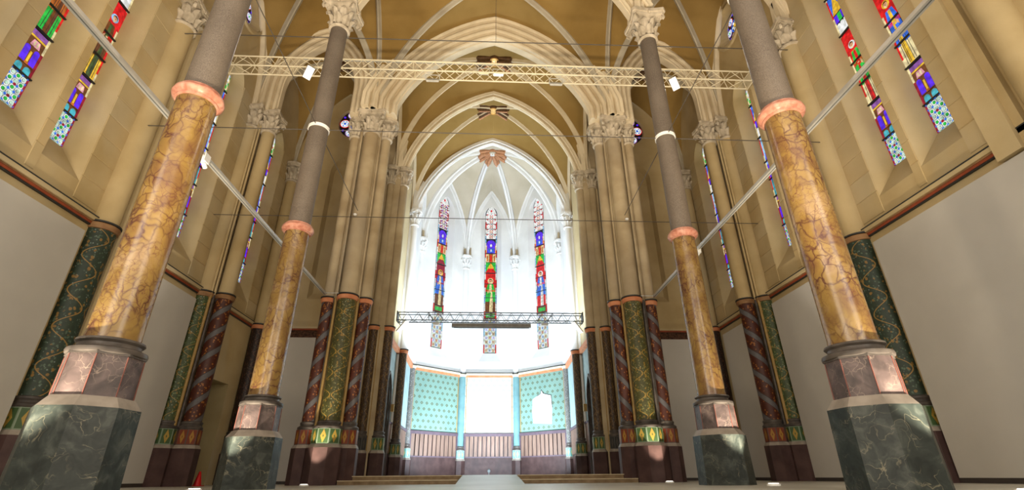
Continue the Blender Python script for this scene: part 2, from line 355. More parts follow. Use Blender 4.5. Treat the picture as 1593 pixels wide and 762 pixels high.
# ------------------------------------------------------------------ arches and vaults
def half_arc(c, t, n=14, end=4.0):
    """points of half a pointed arch from springing c up to crown t; end = slope left at the crown, degrees"""
    c, t = Vector(c), Vector(t); h = Vector((t.x-c.x, t.y-c.y, 0)); s = h.length; h.normalize(); r = t.z-c.z
    ch = math.atan2(r, s); L = math.hypot(r, s); d = max(0.05, min(PI/2-ch, ch-math.radians(end))); R = L/2/math.sin(d); out = []
    for i in range(n+1):
        a = ch+d-2*d*i/n
        x = R*(math.sin(ch+d)-math.sin(a)); z = R*(math.cos(a)-math.cos(ch+d)); out.append(c+h*x+Vector((0, 0, z)))
    return out
def full_arc(a, b, apex, n=14, end=19.0):
    a, b = Vector(a), Vector(b); m = (a+b)/2; m.z = apex
    l = half_arc(a, m, n, end); r = half_arc(b, m, n, end); return l + r[-2::-1]
def cell(mb, W, D, bulge=0.05, K=5):
    n = len(W); vs = []; fs = []
    for i in range(n):
        for k in range(K+1):
            f = k/K; p = W[i].lerp(D[i], f); p = p + Vector((0, 0, bulge*math.sin(PI*f)*(i/n))); vs.append(p)
    for i in range(n-1):
        for k in range(K):
            a = i*(K+1)+k; fs.append((a, a+1, a+K+2, a+K+1))
    mb.add(vs, fs)
RIB = [(-0.10, 0.16), (-0.10, 0.03), (-0.055, -0.02), (-0.05, -0.10), (-0.02, -0.14), (0.02, -0.14), (0.05, -0.10), (0.055, -0.02), (0.10, 0.03), (0.10, 0.16)]
def roll_prof(w_out, w_in, depth, rolls):
    """half-section stepping in from a wide outer edge to a narrow soffit through round rolls and deep hollows, mirrored"""
    dx = (w_out-w_in)/rolls; dy = depth/rolls; L = math.hypot(dx, dy); inw = (-dy/L, dx/L); rho = 0.34*L; phi = math.atan2(-inw[1], -inw[0])
    half = [(w_out, depth+0.08)]
    for i in range(rolls):
        cx, cy = w_out-dx*(i+0.5), depth-dy*(i+0.5)
        for q in (100, 60, 20, -20, -60, -100):
            a = phi+math.radians(q); half.append((cx+rho*math.cos(a), cy+rho*math.sin(a)))
        if i < rolls-1: half.append((cx-dx/2+inw[0]*rho*0.95, cy-dy/2+inw[1]*rho*0.95))
    half.append((w_in*0.8, 0.0))
    return half + [(-x, y) for x, y in reversed(half)]
ceiling = empty('ceiling', 'ochre ribbed vaults over nave, aisles and choir', 'ceiling', kind='structure')
SPR = 12.65
def rib(c, t, mat='ribgrey', prof=RIB, n=16, name='rib'):
    pts = half_arc(c, t, n); h = Vector((t[0]-c[0], t[1]-c[1], 0)).normalized(); N = Vector((-h.y, h.x, 0))
    m = MB(); m.sweep(pts, N, [(x, y) for x, y in prof]); return mk(name, m, MT[mat], ceiling, smooth=40)
def oriented(prof): return [(x, -y) for x, y in prof]
RIBF = [(x, y) for x, y in RIB]
def bay(x0, x1, y0, y1, zt0, zt1, zl, boss, webm='web', ribm='ribgrey', spring=SPR, sides=(1, 1)):
    """one ribbed bay: zt0/zt1 crowns of its two cross arches, zl crown of its long sides"""
    cx, cy = (x0+x1)/2, (y0+y1)/2; B = Vector((cx, cy, boss)); m = MB()
    for X in (x0, x1):
        for Y, zt in ((y0, zt0), (y1, zt1)):
            c = (X, Y, spring); D = half_arc(c, B)
            cell(m, half_arc(c, (cx, Y, zt), 14, 19), D); cell(m, half_arc(c, (X, cy, zl)), D)
            rib(c, B - Vector((0, 0, 0.05)), ribm)
    mk('vault_web', m, MT[webm], ceiling, smooth=30)
    for X, f in ((x0, sides[0]), (x1, sides[1])):
        if f:
            for Y in (y0, y1): rib((X, Y, spring), (X, cy, zl-0.05), ribm, name='wall_rib')
def moulded_arch(name, a, b, apex, prof, mat='rib', n=18, stilt=0.0):
    a, b = Vector(a), Vector(b); Z = Vector((0, 0, stilt)); pts = full_arc(a+Z, b+Z, apex, n)
    if stilt: pts = [a] + pts + [b]
    d = (b-a).normalized(); N = Vector((-d.y, d.x, 0))
    m = MB(); m.sweep(pts, N, prof); return mk(name, m, MT[mat], ceiling, smooth=35)
# in-plane normal of sweep: N x t ; springing side faces outward, so +y of a profile lies outside the curve
ROWS = [(1.5, 5.8), (5.8, 10.05), (10.05, 14.45)]
for (y0, y1) in ROWS:
    bay(-4.5, 4.5, y0, y1, 17.5, 17.75 if y1 > 14 else 17.5, 17.2, 17.45, sides=(1, 1))
    for s in (-1, 1):
        bay(min(s*4.5, s*9), max(s*4.5, s*9), y0, y1, 17.0, 17.0, 17.3, 17.4, sides=(0, 0))
        for Y in (y0, y1): rib((s*8.95, Y, SPR), (s*8.95, (y0+y1)/2, 17.6), 'rib', [(x*2.2, y*1.2) for x, y in RIB], name='wall_rib')
bay(-4.35, 4.35, 15.35, 18.32, 17.5, 17.2, 17.0, 18.0, ribm='rib')
bay(-4.15, 4.15, 18.28, 22.03, 17.2, 17.25, 17.0, 18.1, ribm='rib')
for s in (-1, 1): bay(min(s*5.0, s*9), max(s*5.0, s*9), 15.1, 18.5, 17.4, 17.2, 17.0, 17.5, sides=(0, 0))
BIG = roll_prof(0.66, 0.14, 1.15, 5); MID = roll_prof(0.54, 0.14, 1.05, 5); SML = roll_prof(0.26, 0.08, 0.36, 2); CHO = roll_prof(0.18, 0.05, 0.26, 2); FLU = roll_prof(0.40, 0.10, 0.55, 4)
moulded_arch('chancel_arch', (-3.72, 14.75, SPR), (3.72, 14.75, SPR), 16.85, BIG, stilt=0.5)
for s in (-1, 1):
    moulded_arch('aisle_arch', (s*5.5, 14.75, SPR), (s*8.2, 14.75, SPR), 16.3, MID, stilt=1.2)
    for Y in (5.8, 10.05):
        moulded_arch('transverse_arch', (s*4.75, Y, SPR), (s*8.85, Y, SPR), 16.3, FLU)
for Y in (5.8, 10.05): moulded_arch('transverse_arch', (-4.1, Y, SPR), (4.1, Y, SPR), 16.8, FLU)
moulded_arch('choir_arch', (-3.78, 18.3, SPR), (3.78, 18.3, SPR), 16.95, CHO)
moulded_arch('apse_arch', (-3.80, 22.0, SPR), (3.80, 22.0, SPR), 17.0, CHO, 'white')
for s in (-1, 1):
    m = MB(); m.box(min(s*4.1, s*5.2), max(s*4.1, s*5.2), 14.52, 15.6, 12.6, 15.2); mk('springer_block', m, MT['rib'], ceiling)
    for i in range(6):
        x = s*(4.58+(i-2.5)*0.15); yb = 14.42+0.03*abs(i-2.5)
        m = MB(); m.sweep([(x, yb, SPR-0.02), (x, yb, 13.6), (x, yb+0.04, 14.3), (x, yb+0.16, 14.9), (x, yb+0.36, 15.5)], (1, 0, 0), [(0.062*math.cos(2*PI*k/8), 0.062*math.sin(2*PI*k/8)) for k in range(8)])
        mk('springer_roll', m, MT['rib'], ceiling, smooth=50)
# masonry above the chancel and aisle arches
def spandrel(pa, pb, apex, ztop, mat, parent, name, lift=1.0, thick=0.3):
    pts = full_arc(pa, pb, apex, 14); vs = []; fs = []; d = (Vector(pb)-Vector(pa)).normalized(); N = Vector((-d.y, d.x, 0))*thick
    for p in pts: vs += [p-N, Vector((p.x, p.y, ztop))-N, p+N, Vector((p.x, p.y, ztop))+N]
    for i in range(len(pts)-1):
        a = 4*i; fs += [(a, a+4, a+5, a+1), (a+2, a+3, a+7, a+6), (a, a+2, a+6, a+4)]
    m = MB(); m.add(vs, fs); return mk(name, m, MT[mat], parent, smooth=30)
spandrel((-4.5, 14.75, SPR), (4.5, 14.75, SPR), 17.5, 19.0, 'web', ceiling, 'spandrel')
# bosses
def boss(x, y, z, arms, arm_mat, disc_mat, L=0.62):
    r = empty('keystone', None, None, (x, y, z)); r.parent = ceiling; del_keys = [k for k in r.keys()]
    m = MB(); m.lathe([(0.05, 0.22), (0.30, 0.20), (0.32, 0.02), (0.31, -0.10), (0.28, -0.15), (0.05, -0.15)], 20); mk('keystone_drum', m, MT[arm_mat], r, smooth=40)
    m = MB(); m.lathe([(0.19, -0.13), (0.25, -0.13), (0.26, -0.20), (0.22, -0.23), (0.19, -0.18)], 20); m.lathe([(0.001, -0.14), (0.11, -0.14), (0.08, -0.19), (0.001, -0.21)], 16)
    mk('keystone_rosette', m, MT[disc_mat], r, smooth=40)
    for (dx, dy, dz) in arms:
        d = Vector((dx, dy, dz)).normalized(); N = Vector((-d.y, d.x, 0)).normalized(); m = MB()
        p = [Vector((0, 0, -0.02)) + d*0.22, Vector((0, 0, -0.03)) + d*(L+0.26)]
        m.sweep(p, N, [(x*1.7, y*1.15) for x, y in RIB]); mk('keystone_arm', m, MT[arm_mat], r, smooth=40)
        m = MB(); m.sweep([q+Vector((0, 0, -0.15)) for q in p], N, [(-0.04, 0.04), (-0.04, -0.04), (0.04, -0.04), (0.04, 0.04)]); mk('keystone_fillet', m, MT['copper'], r)
    return r
boss(0, 16.75, 17.95, [(s*4.35, t*1.4, -2.0) for s in (-1, 1) for t in (-1, 1)], 'bronze', 'gold')
boss(0, 20.25, 18.05, [(s*4.05, t*1.75, -1.6) for s in (-1, 1) for t in (-1, 1)], 'bronze', 'gold')
for s in (-1, 1): boss(s*7.0, 16.8, 17.4, [(a*2.0, b*1.7, -0.7) for a in (-1, 1) for b in (-1, 1)], 'bronze', 'bronze')
# apse vault
AP = [(3.95, 22.0), (4.05, 25.35), (1.53, 27.75)]
APL = [(-x, y) for x, y in AP]
APC = [(APL[0]), (APL[1]), (APL[2]), AP[2], AP[1], AP[0]]
APB = Vector((0, 23.6, 17.75))
m = MB()
for i in range(5):
    a, b = APC[i], APC[i+1]; za = 17.5 if i in (1, 2, 3) else 17.0
    mid = (Vector((a[0], a[1], 0))+Vector((b[0], b[1], 0)))/2; mid.z = za
    for c in (a, b):
        c3 = (c[0], c[1], SPR); cell(m, half_arc(c3, mid), half_arc(c3, APB))
for c in (AP[0], APL[0]):
    c3 = (c[0], c[1], SPR); cell(m, half_arc(c3, (0, 21.97, 17.25), 14, 19), half_arc(c3, APB))
mk('vault_web', m, MT['webpale'], ceiling, smooth=30)
for i, c in enumerate(APC):
    ins = Vector((c[0], c[1], SPR)) + (Vector((0, 23.6, 0))-Vector((c[0], c[1], 0))).normalized()*0.12
    rib(ins, APB-Vector((0, 0, 0.05)), 'white', [(x*1.5, y*1.4) for x, y in RIB])
for i in range(5):
    a, b = Vector((*APC[i], SPR)), Vector((*APC[i+1], SPR)); mid = (a+b)/2; mid.z = 17.45 if i in (1, 2, 3) else 16.95
    for c in (a, b): rib(c, mid, 'white', [(x*1.5, y*1.3) for x, y in RIB], name='wall_rib')
boss(0, 23.6, 17.68, [(c[0], c[1]-23.6, -1.8) for c in APC], 'copper', 'ribgrey')

# ------------------------------------------------------------------ walls with windows
def lancet(u, wid, z0, zs, n=8):
    """outline of a pointed opening: width, sill height, springing height"""
    h = wid/2; pts = [(u-h, z0), (u+h, z0), (u+h, zs)]; R = wid*1.0
    for i in range(1, n+1):
        a = math.radians(60)*i/n; pts.append((u-h+R*math.cos(a), zs+R*math.sin(a)))
    for i in range(n-1, -1, -1):
        a = math.radians(60)*i/n; pts.append((u+h-R*math.cos(a), zs+R*math.sin(a)))
    return pts
def circle(u, z, r, n=24): return [(u+r*math.cos(2*PI*i/n), z+r*math.sin(2*PI*i/n)) for i in range(n)]
class Frame:
    """wall-local frame: u along the wall, d out of the wall into the room"""
    def __init__(s, p0, p1, room):
        s.o = Vector((p0[0], p0[1], 0)); e = Vector((p1[0], p1[1], 0))-s.o; s.L = e.length; s.u = e.normalized()
        n = Vector((-s.u.y, s.u.x, 0)); s.n = n if n.dot(Vector((room[0], room[1], 0))-s.o) > 0 else -n
    def p(s, u, z, d=0.0): return s.o + s.u*u + s.n*d + Vector((0, 0, z))
def wall_mesh(fr, outline, holes):
    bm = bmesh.new(); es = []
    for loop in [outline]+holes:
        vs = [bm.verts.new(fr.p(u, z)) for u, z in loop]
        for i in range(len(vs)): es.append(bm.edges.new((vs[i], vs[(i+1) % len(vs)])))
    bmesh.ops.triangle_fill(bm, use_beauty=True, use_dissolve=False, edges=es)
    me = bpy.data.meshes.new('wall'); bm.to_mesh(me); bm.free(); return me
def reveal(fr, outer, inner, depth, mat, parent, name='reveal'):
    n = len(outer); vs = [fr.p(u, z) for u, z in outer]+[fr.p(u, z, -depth) for u, z in inner]
    m = MB(); m.add(vs, [(i, (i+1) % n, n+(i+1) % n, n+i) for i in range(n)]); return mk(name, m, MT[mat], parent)
def poly_inset(pts, k):
    cx = sum(p[0] for p in pts)/len(pts); cy = sum(p[1] for p in pts)/len(pts); out = []
    for x, y in pts:
        dx, dy = cx-x, cy-y; l = math.hypot(dx, dy) or 1; q = min(k, l*0.3); out.append((x+dx/l*q, y+dy/l*q))
    return out
def pane_mesh(m, fr, pts, d, th=0.008):
    n = len(pts); vs = [fr.p(u, z, d) for u, z in pts]+[fr.p(u, z, d+th) for u, z in pts]
    m.add(vs, [tuple(range(n-1, -1, -1)), tuple(range(n, 2*n))]+[(i, (i+1) % n, n+(i+1) % n, n+i) for i in range(n)])
def ell(cx, cy, rx, ry, n=12): return [(cx+rx*math.cos(2*PI*i/n), cy+ry*math.sin(2*PI*i/n)) for i in range(n)]
def rc(x0, x1, y0, y1): return [(x0, y0), (x1, y0), (x1, y1), (x0, y1)]
def archp(x0, x1, y0, y1): 
    r = (x1-x0)/2; c = (x0+x1)/2
    return [(x0, y0), (x1, y0)]+[(c+r*math.cos(PI*i/6), y1-r+r*math.sin(PI*i/6)) for i in range(7)]
class Window:
    def __init__(s, name, fr, u, z, depth, label, outline):
        s.root = empty(name, label, 'window', kind='structure'); s.fr = fr; s.u = u; s.z = z; s.d = -depth; s.small = {}
        m = MB(); pane_mesh(m, fr, outline, s.d-0.03, 0.02); mk('leading', m, MT['lead'], s.root)
    def pane(s, key, pts, lay=0, k=0.007):
        m = MB(); pts = poly_inset([(s.u+x, s.z+y) for x, y in pts], k); pane_mesh(m, s.fr, pts, s.d+lay*0.006)
        mk('pane', m, GL[key], s.root)
    def tiny(s, key, pts, lay=0, k=0.004):
        m = s.small.setdefault(key, MB()); pane_mesh(m, s.fr, poly_inset([(s.u+x, s.z+y) for x, y in pts], k), s.d+lay*0.006)
    def bar(s, y, x0, x1, th=0.012):
        m = MB(); a = s.fr.p(s.u+x0, s.z+y-th, s.d); b = s.fr.p(s.u+x1, s.z+y+th, s.d+0.05); n = s.fr.n*0.06; U = s.fr.u*(x1-x0); Z = Vector((0, 0, 2*th))
        vs = [a, a+U, a+U+Z, a+Z, a+n, a+U+n, a+U+Z+n, a+Z+n]; m.add(vs, [(0, 3, 2, 1), (4, 5, 6, 7), (0, 1, 5, 4), (1, 2, 6, 5), (2, 3, 7, 6), (3, 0, 4, 7)])
        mk('saddle_bar', m, MT['lead'], s.root)
    def done(s):
        for key, m in s.small.items():
            o = mk('small_panes', m, GL[key], s.root); o['kind'] = 'stuff'
def saint(W, w, y0, H, robe, mantle, ground, halo, under):
    """standing robed figure of coloured pieces between y0 and y0+H"""
    h = w/2
    W.pane(ground, rc(-h, h, y0+H*0.52, y0+H))
    W.pane(under, [(-h, y0), (-h*0.2, y0), (-h*0.15, y0+H*0.26), (-h, y0+H*0.26)]); W.pane(robe, [(-h*0.2, y0), (h*0.45, y0), (h*0.5, y0+H*0.26), (-h*0.15, y0+H*0.26)]); W.pane(under, [(h*0.45, y0), (h, y0), (h, y0+H*0.26), (h*0.5, y0+H*0.26)])
    W.pane(mantle, [(-h, y0+H*0.26), (-h*0.15, y0+H*0.26), (h*0.15, y0+H*0.55), (-h*0.75, y0+H*0.6)]); W.pane(robe, [(-h*0.15, y0+H*0.26), (h*0.5, y0+H*0.26), (h*0.3, y0+H*0.55), (h*0.15, y0+H*0.55)])
    W.pane(mantle, [(h*0.5, y0+H*0.26), (h, y0+H*0.26), (h*0.85, y0+H*0.56), (h*0.3, y0+H*0.55)])
    W.pane(mantle, [(-h*0.85, y0+H*0.58), (h*0.85, y0+H*0.56), (h*0.55, y0+H*0.72), (-h*0.55, y0+H*0.72)], 1); W.pane(robe, [(-h*0.25, y0+H*0.5), (h*0.25, y0+H*0.5), (h*0.2, y0+H*0.71), (-h*0.2, y0+H*0.71)], 2)
    W.pane('skin', ell(h*0.05, y0+H*0.535, h*0.22, h*0.16), 3); W.pane('skin', [(-h*0.6, y0+H*0.47), (-h*0.3, y0+H*0.5), (-h*0.32, y0+H*0.56), (-h*0.62, y0+H*0.53)], 3)
    W.pane(halo, ell(0, y0+H*0.80, h*0.62, h*0.66), 2)
    W.pane('skin', ell(0, y0+H*0.79, h*0.34, h*0.46), 3)
    W.pane('brown', [(-h*0.36, y0+H*0.79), (-h*0.3, y0+H*0.79+h*0.42), (0, y0+H*0.79+h*0.58), (h*0.3, y0+H*0.79+h*0.42), (h*0.36, y0+H*0.79), (h*0.25, y0+H*0.79+h*0.28), (-h*0.25, y0+H*0.79+h*0.28)], 4, 0.001)
    W.pane('cream', [(-h*0.26, y0+H*0.79-h*0.18), (0, y0+H*0.79-h*0.12), (h*0.26, y0+H*0.79-h*0.18), (0, y0+H*0.79-h*0.62)], 4, 0.001)
    for sx in (-1, 1): W.tiny('dark', ell(sx*h*0.13, y0+H*0.79+h*0.1, h*0.06, h*0.035, 8), 4, 0)
    W.tiny('brown', rc(-h*0.03, h*0.03, y0+H*0.79-h*0.1, y0+H*0.79+h*0.08), 4, 0); W.tiny('red', rc(-h*0.09, h*0.09, y0+H*0.79-h*0.2, y0+H*0.79-h*0.16), 5, 0)
    for fx in (-0.6, -0.3, 0.15, 0.35, 0.65): W.tiny('dark', [(h*fx, y0+H*0.02), (h*fx+0.008, y0+H*0.02), (h*fx*0.8+0.006, y0+H*0.46), (h*fx*0.8, y0+H*0.46)], 2, 0)
def geo(W, w, y0, y1, cols, rows, a='pale', b='white', star='blue', dot='red', e=0.30):
    dx, dy = w/cols, (y1-y0)/rows
    for i in range(cols):
        for j in range(rows):
            cx, cy = -w/2+dx*(i+0.5), y0+dy*(j+0.5)
            W.pane(a, rc(cx-dx/2, cx+dx/2, cy-dy/2, cy+dy/2), 0, 0.004)
            W.tiny('dark', ell(cx, cy, dx*0.47, dy*0.47, 14), 1, 0); W.tiny(b, ell(cx, cy, dx*0.43, dy*0.43, 14), 2, 0)
            W.tiny('dark', ell(cx, cy, dx*0.29, dy*0.29, 12), 3, 0); W.tiny('green' if (i+j) % 2 else a, ell(cx, cy, dx*0.25, dy*0.25, 12), 4, 0)
    for i in range(cols+1):
        for j in range(rows+1):
            cx, cy = -w/2+dx*i, y0+dy*j
            x0, x1 = max(-w/2, cx-dx*e), min(w/2, cx+dx*e); z0, z1 = max(y0, cy-dy*e), min(y1, cy+dy*e)
            W.tiny(star, [(cx, z0), (x1, cy), (cx, z1), (x0, cy)] if True else 0, 5, 0)
    for j in range(1, rows, 2): W.tiny(dot, ell(0, y0+dy*(j+0.0), dx*0.26, dx*0.26, 10), 6, 0)
def aisle_window(name, fr, u, label, scheme, top, depth=0.42):
    w = 0.46; z0 = 6.70; W = Window(name, fr, u, z0, depth, label, lancet(u, w, z0, top-0.4)); bw = 0.045; h = w/2; g = w-2*bw
    robe, mantle, ground, halo, under = scheme
    for sx in (-1, 1):
        x0, x1 = (-h, -h+bw) if sx < 0 else (h-bw, h); y = 0.0
        while y < top-z0-0.5:
            W.pane('crimson' if y < 0.75 else ('cream' if int(y*1.4) % 2 else 'red'), rc(x0, x1, y, y+0.7), 0, 0.004); y += 0.7
    geo(W, g, 0.0, 0.72, 3, 5, 'pale', 'white', 'blue', 'crimson', 0.24); W.bar(0.74, -h, h)
    W.pane('brown', rc(-g/2, g/2, 0.76, 0.97))
    for sx in (-1, 1): W.pane('teal', archp(sx*g*0.25-g*0.2, sx*g*0.25+g*0.2, 0.78, 0.95), 1)
    W.pane('brown', rc(-g/2, g/2, 0.98, 1.62)); 
    for sx in (-1, 1): W.pane('violet', archp(sx*g*0.29-g*0.17, sx*g*0.29+g*0.17, 1.0, 1.40), 1)
    W.pane('yellow', rc(-g*0.06, g*0.06, 1.0, 1.3), 1); W.pane('orange', rc(-g*0.12, g*0.12, 0.98, 1.04), 2); W.pane('pink', [(-g*0.30, 1.42), (g*0.30, 1.42), (g*0.2, 1.58), (-g*0.2, 1.58)], 2)
    for sx in (-1, 1): W.pane('cream', archp(sx*0.035-0.018, sx*0.035+0.018, 1.44, 1.55), 3, 0.001)
    W.pane('yellow', rc(-g/2, g/2, 1.62, 1.66)); W.pane('purple', rc(-g/2, g/2, 1.67, 1.79)); W.bar(1.82, -h, h)
    saint(W, g, 1.85, 2.35, robe, mantle, ground, halo, under); W.bar(2.5, -h, h); W.bar(3.2, -h, h); W.bar(4.22, -h, h)
    for j in range(3):
        W.pane('white', archp(-g/2+j*g/3, -g/2+(j+1)*g/3, 4.25, 4.65)); W.pane(('violet', 'green', 'violet')[j], rc(-g/2+j*g/3, -g/2+(j+1)*g/3, 4.68, 4.95))
    W.pane('yellow', [(-g/2, 4.98), (g/2, 4.98), (0, 5.6)]); W.pane('blue', [(-g/2, 5.0), (0, 5.62), (-g/2, 5.62)]); W.pane('blue', [(g/2, 5.0), (g/2, 5.62), (0, 5.62)]); W.bar(5.65, -h, h)
    t = top-z0-0.4
    if t > 5.8: geo(W, g, 5.68, t, 2, max(1, int((t-5.68)/0.25)), 'white', 'cream', 'green', 'red')
    W.pane('white', [(-h*0.9, t), (h*0.9, t), (h*0.5, t+0.22), (0, t+0.38), (-h*0.5, t+0.22)])
    W.done(); return W
def rose(name, fr, u, z, r, depth, label):
    W = Window(name, fr, u, z, depth, label, circle(u, z, r)); n = 6
    W.pane('yellow', ell(0, 0, r*0.14, r*0.14), 2)
    for i in range(6):
        a = 2*PI*i/6; W.tiny('white', ell(r*0.25*math.cos(a), r*0.25*math.sin(a), r*0.10, r*0.10, 8), 1)
    for i in range(12):
        a, b = 2*PI*i/12, 2*PI*(i+1)/12; W.tiny('blue', [(r*q*math.cos(t), r*q*math.sin(t)) for q, t in ((0.36, a), (0.45, a), (0.45, b), (0.36, b))], 1)
    for i in range(n):
        a = 2*PI*i/n; c, s = r*0.70*math.cos(a), r*0.70*math.sin(a)
        W.pane('red' if i % 2 else 'purple', ell(c, s, r*0.28, r*0.28, 16), 1); W.pane('white', ell(c, s, r*0.245, r*0.245, 14), 2); W.pane('blue' if i % 2 else 'green', ell(c, s, r*0.08, r*0.08), 3)
        for j in range(6):
            b = 2*PI*j/6; W.tiny('sky' if j % 2 else 'blue', ell(c+r*0.16*math.cos(b), s+r*0.16*math.sin(b), r*0.045, r*0.045, 8), 3)
        a2 = 2*PI*i/n+PI/6; W.tiny('violet', ell(r*0.88*math.cos(a2), r*0.88*math.sin(a2), r*0.07, r*0.07, 8), 1)
    W.done(); return W
# --- aisle walls
SCH = dict(a=('brown', 'orange', 'orange', 'teal', 'green'), b=('olive', 'brown', 'red', 'sky', 'yellow'), c=('red', 'green', 'red', 'white', 'cream'),
           d=('yellow', 'blue', 'red', 'yellow', 'cream'), e=('blue', 'red', 'sky', 'yellow', 'green'), f=('crimson', 'violet', 'sky', 'white', 'teal'))
wn = [0]
def window_name():
    wn[0] += 1; return 'window_%d' % wn[0]
STONE_MESH = {}
def stone_block(fr, parent, u0, u1, z0, z1, th, mat):
    m = MB(); g = 0.006; e = 0.010; u0 += g; u1 -= g; z0 += g; z1 -= g
    vs = [fr.p(u, z, 0.0) for u, z in rc(u0, u1, z0, z1)]+[fr.p(u, z, th) for u, z in rc(u0+e, u1-e, z0+e, z1-e)]
    m.add(vs, [(4, 5, 6, 7), (0, 1, 5, 4), (1, 2, 6, 5), (2, 3, 7, 6), (3, 0, 4, 7)]); mk('stone', m, MT[mat], parent)
for s, side in ((-1, 'left'), (1, 'right')):
    wl = empty('wall_'+side, 'ochre ashlar aisle wall on the %s with tall stained glass lancets' % side, 'wall', kind='structure')
    for bi, (y0, y1) in enumerate([(1.5, 5.8), (5.8, 10.2), (10.2, 14.6), (14.6, 18.55)]):
        fr = Frame((s*9, y0), (s*9, y1), (0, y0)); L = y1-y0; holes = []; spans = []
        lans = {0: [], 1: [1.75, 2.95], 2: [1.75, 2.95], 3: [2.3]}[bi]; top = 13.4
        for ci, u in enumerate(lans):
            o = lancet(u, 0.98, 6.02, 12.6); i_ = lancet(u, 0.46, 6.70, 13.0); holes.append(o); spans.append((u-0.49, u+0.49))
            dep = 0.31 if bi == 3 else 0.42; reveal(fr, o, i_, dep, 'wall_c', wl)
            pos = {1: ('nearest the camera' if ci == 0 else 'second from the camera'), 2: ('third from the camera' if ci == 0 else 'fourth from the camera, seen edge-on'), 3: 'seen edge-on in the side chapel'}[bi]
            sc = {(-1, 1, 0): 'a', (-1, 1, 1): 'b', (1, 1, 0): 'd', (1, 1, 1): 'c'}.get((s, bi, ci), 'ef'[(ci+bi) % 2])
            desc = {'a': 'orange robed figure', 'b': 'dark robed figure on red', 'c': 'green mantled figure on red', 'd': 'blue mantled figure on red', 'e': 'blue and red glass', 'f': 'violet and crimson glass'}[sc]
            aisle_window(window_name(), fr, u, 'tall %s aisle lancet of %s, %s' % (side, desc, pos), SCH[sc], top, dep)
        if bi in (1, 2):
            uc = L/2+0.3; holes.append(circle(uc, 15.9, 0.85)); reveal(fr, circle(uc, 15.9, 0.85), circle(uc, 15.9, 0.6), 0.3, 'wall_c', wl)
            rose(window_name(), fr, uc, 15.9, 0.6, 0.3, 'round %s aisle window high over the %s pair of lancets' % (side, 'first' if bi == 1 else 'second'))
            m = MB(); n = 28
            m.add([fr.p(u, z, 0.0) for u, z in circle(uc, 15.9, 1.0, n)]+[fr.p(u, z, 0.07) for u, z in circle(uc, 15.9, 0.97, n)]+[fr.p(u, z, 0.07) for u, z in circle(uc, 15.9, 0.86, n)],
                  [(i, (i+1) % n, n+(i+1) % n, n+i) for i in range(n)]+[(n+i, n+(i+1) % n, 2*n+(i+1) % n, 2*n+i) for i in range(n)]); mk('window_ring', m, MT['wall_c'], wl, smooth=30)
        if bi == 3 and s < 0: holes.append([(1.75, 0.0), (2.85, 0.0), (2.85, 3.1), (1.75, 3.1)])
        out = [(0, 0), (L, 0), (L, 18.5), (0, 18.5)]
        if bi == 3 and s < 0:
            out = [(0, 0), (1.75, 0), (1.75, 3.1), (2.85, 3.1), (2.85, 0), (L, 0), (L, 18.5), (0, 18.5)]; holes.pop()
        mk('wall_face', wall_mesh(fr, out, holes), MT['wall'], wl)
        # ashlar facing stones round the openings
        if bi in (1, 2, 3):
            z = 5.62; ci = 0
            while z < 12.4:
                zh = 0.56; free = [(0.42, L-0.25)]
                if z+zh > 6.02:
                    for a, b in spans:
                        nf = []
                        for p, q in free:
                            if a > p: nf.append((p, min(a, q)))
                            if b < q: nf.append((max(b, p), q))
                        free = [x for x in nf if x[1]-x[0] > 0.04]
                for p, q in free:
                    k = max(1, round((q-p)/1.15)); cuts = [p+(q-p)*i/k+(random.uniform(-0.2, 0.2) if 0 < i < k else 0) for i in range(k+1)]
                    for i in range(k): stone_block(fr, wl, cuts[i], cuts[i+1], z, z+zh, 0.012+random.uniform(0, 0.006), random.choice(['wall', 'wall_b', 'wall_c', 'wall']))
                z += zh; ci += 1
        # string course: dark top, stone roll, red line
        ys, ye = (0.55 if bi < 2 else 0.0), L
        for nm, z0, z1, d0, mt in (('string_course', 5.475, 5.50, 0.13, 'blackline'), ('string_course', 5.385, 5.475, 0.12, 'wall_c'), ('string_course', 5.355, 5.385, 0.09, 'ringbrown'), ('string_course', 5.30, 5.355, 0.075, 'redline'), ('string_course', 5.275, 5.30, 0.06, 'blackline')):
            m = MB(); a, b = fr.p(0, z0), fr.p(L, z1, d0); m.box(min(a.x, b.x), max(a.x, b.x), min(a.y, b.y), max(a.y, b.y), z0, z1); mk(nm, m, MT[mt], wl)
        # flat pilaster strip on the far side of each half column
        if bi < 3:
            m = MB(); m.box(min(s*9, s*8.80), max(s*9, s*8.80), y0+0.35, y0+0.78, 5.09 if bi == 1 else 0.0, SPR+0.3); mk('pilaster_strip', m, MT['wall_c'], wl)
            m = MB(); m.box(min(s*9, s*8.88), max(s*9, s*8.88), y0+0.20, y0+0.35, 0.0, SPR+0.3); mk('pilaster_strip', m, MT['wall'], wl)
    if s < 0:
        fr = Frame((-9, 14.6), (-9, 18.55), (0, 15)); m = MB()
        for u in (1.75, 2.85): m.add([fr.p(u, 0), fr.p(u, 3.1), fr.p(u, 3.1, -0.9), fr.p(u, 0, -0.9)], [(0, 1, 2, 3)])
        m.add([fr.p(1.75, 3.1), fr.p(2.85, 3.1), fr.p(2.85, 3.1, -0.9), fr.p(1.75, 3.1, -0.9)], [(0, 1, 2, 3)]); m.add([fr.p(1.75, 0, -0.9), fr.p(2.85, 0, -0.9), fr.p(2.85, 3.1, -0.9), fr.p(1.75, 3.1, -0.9)], [(0, 1, 2, 3)])
        mk('door_recess', m, MT['dooropening'], wl)
        d = empty('door_1', 'dark plank side door deep in the plain chapel doorway', 'door', kind='structure')
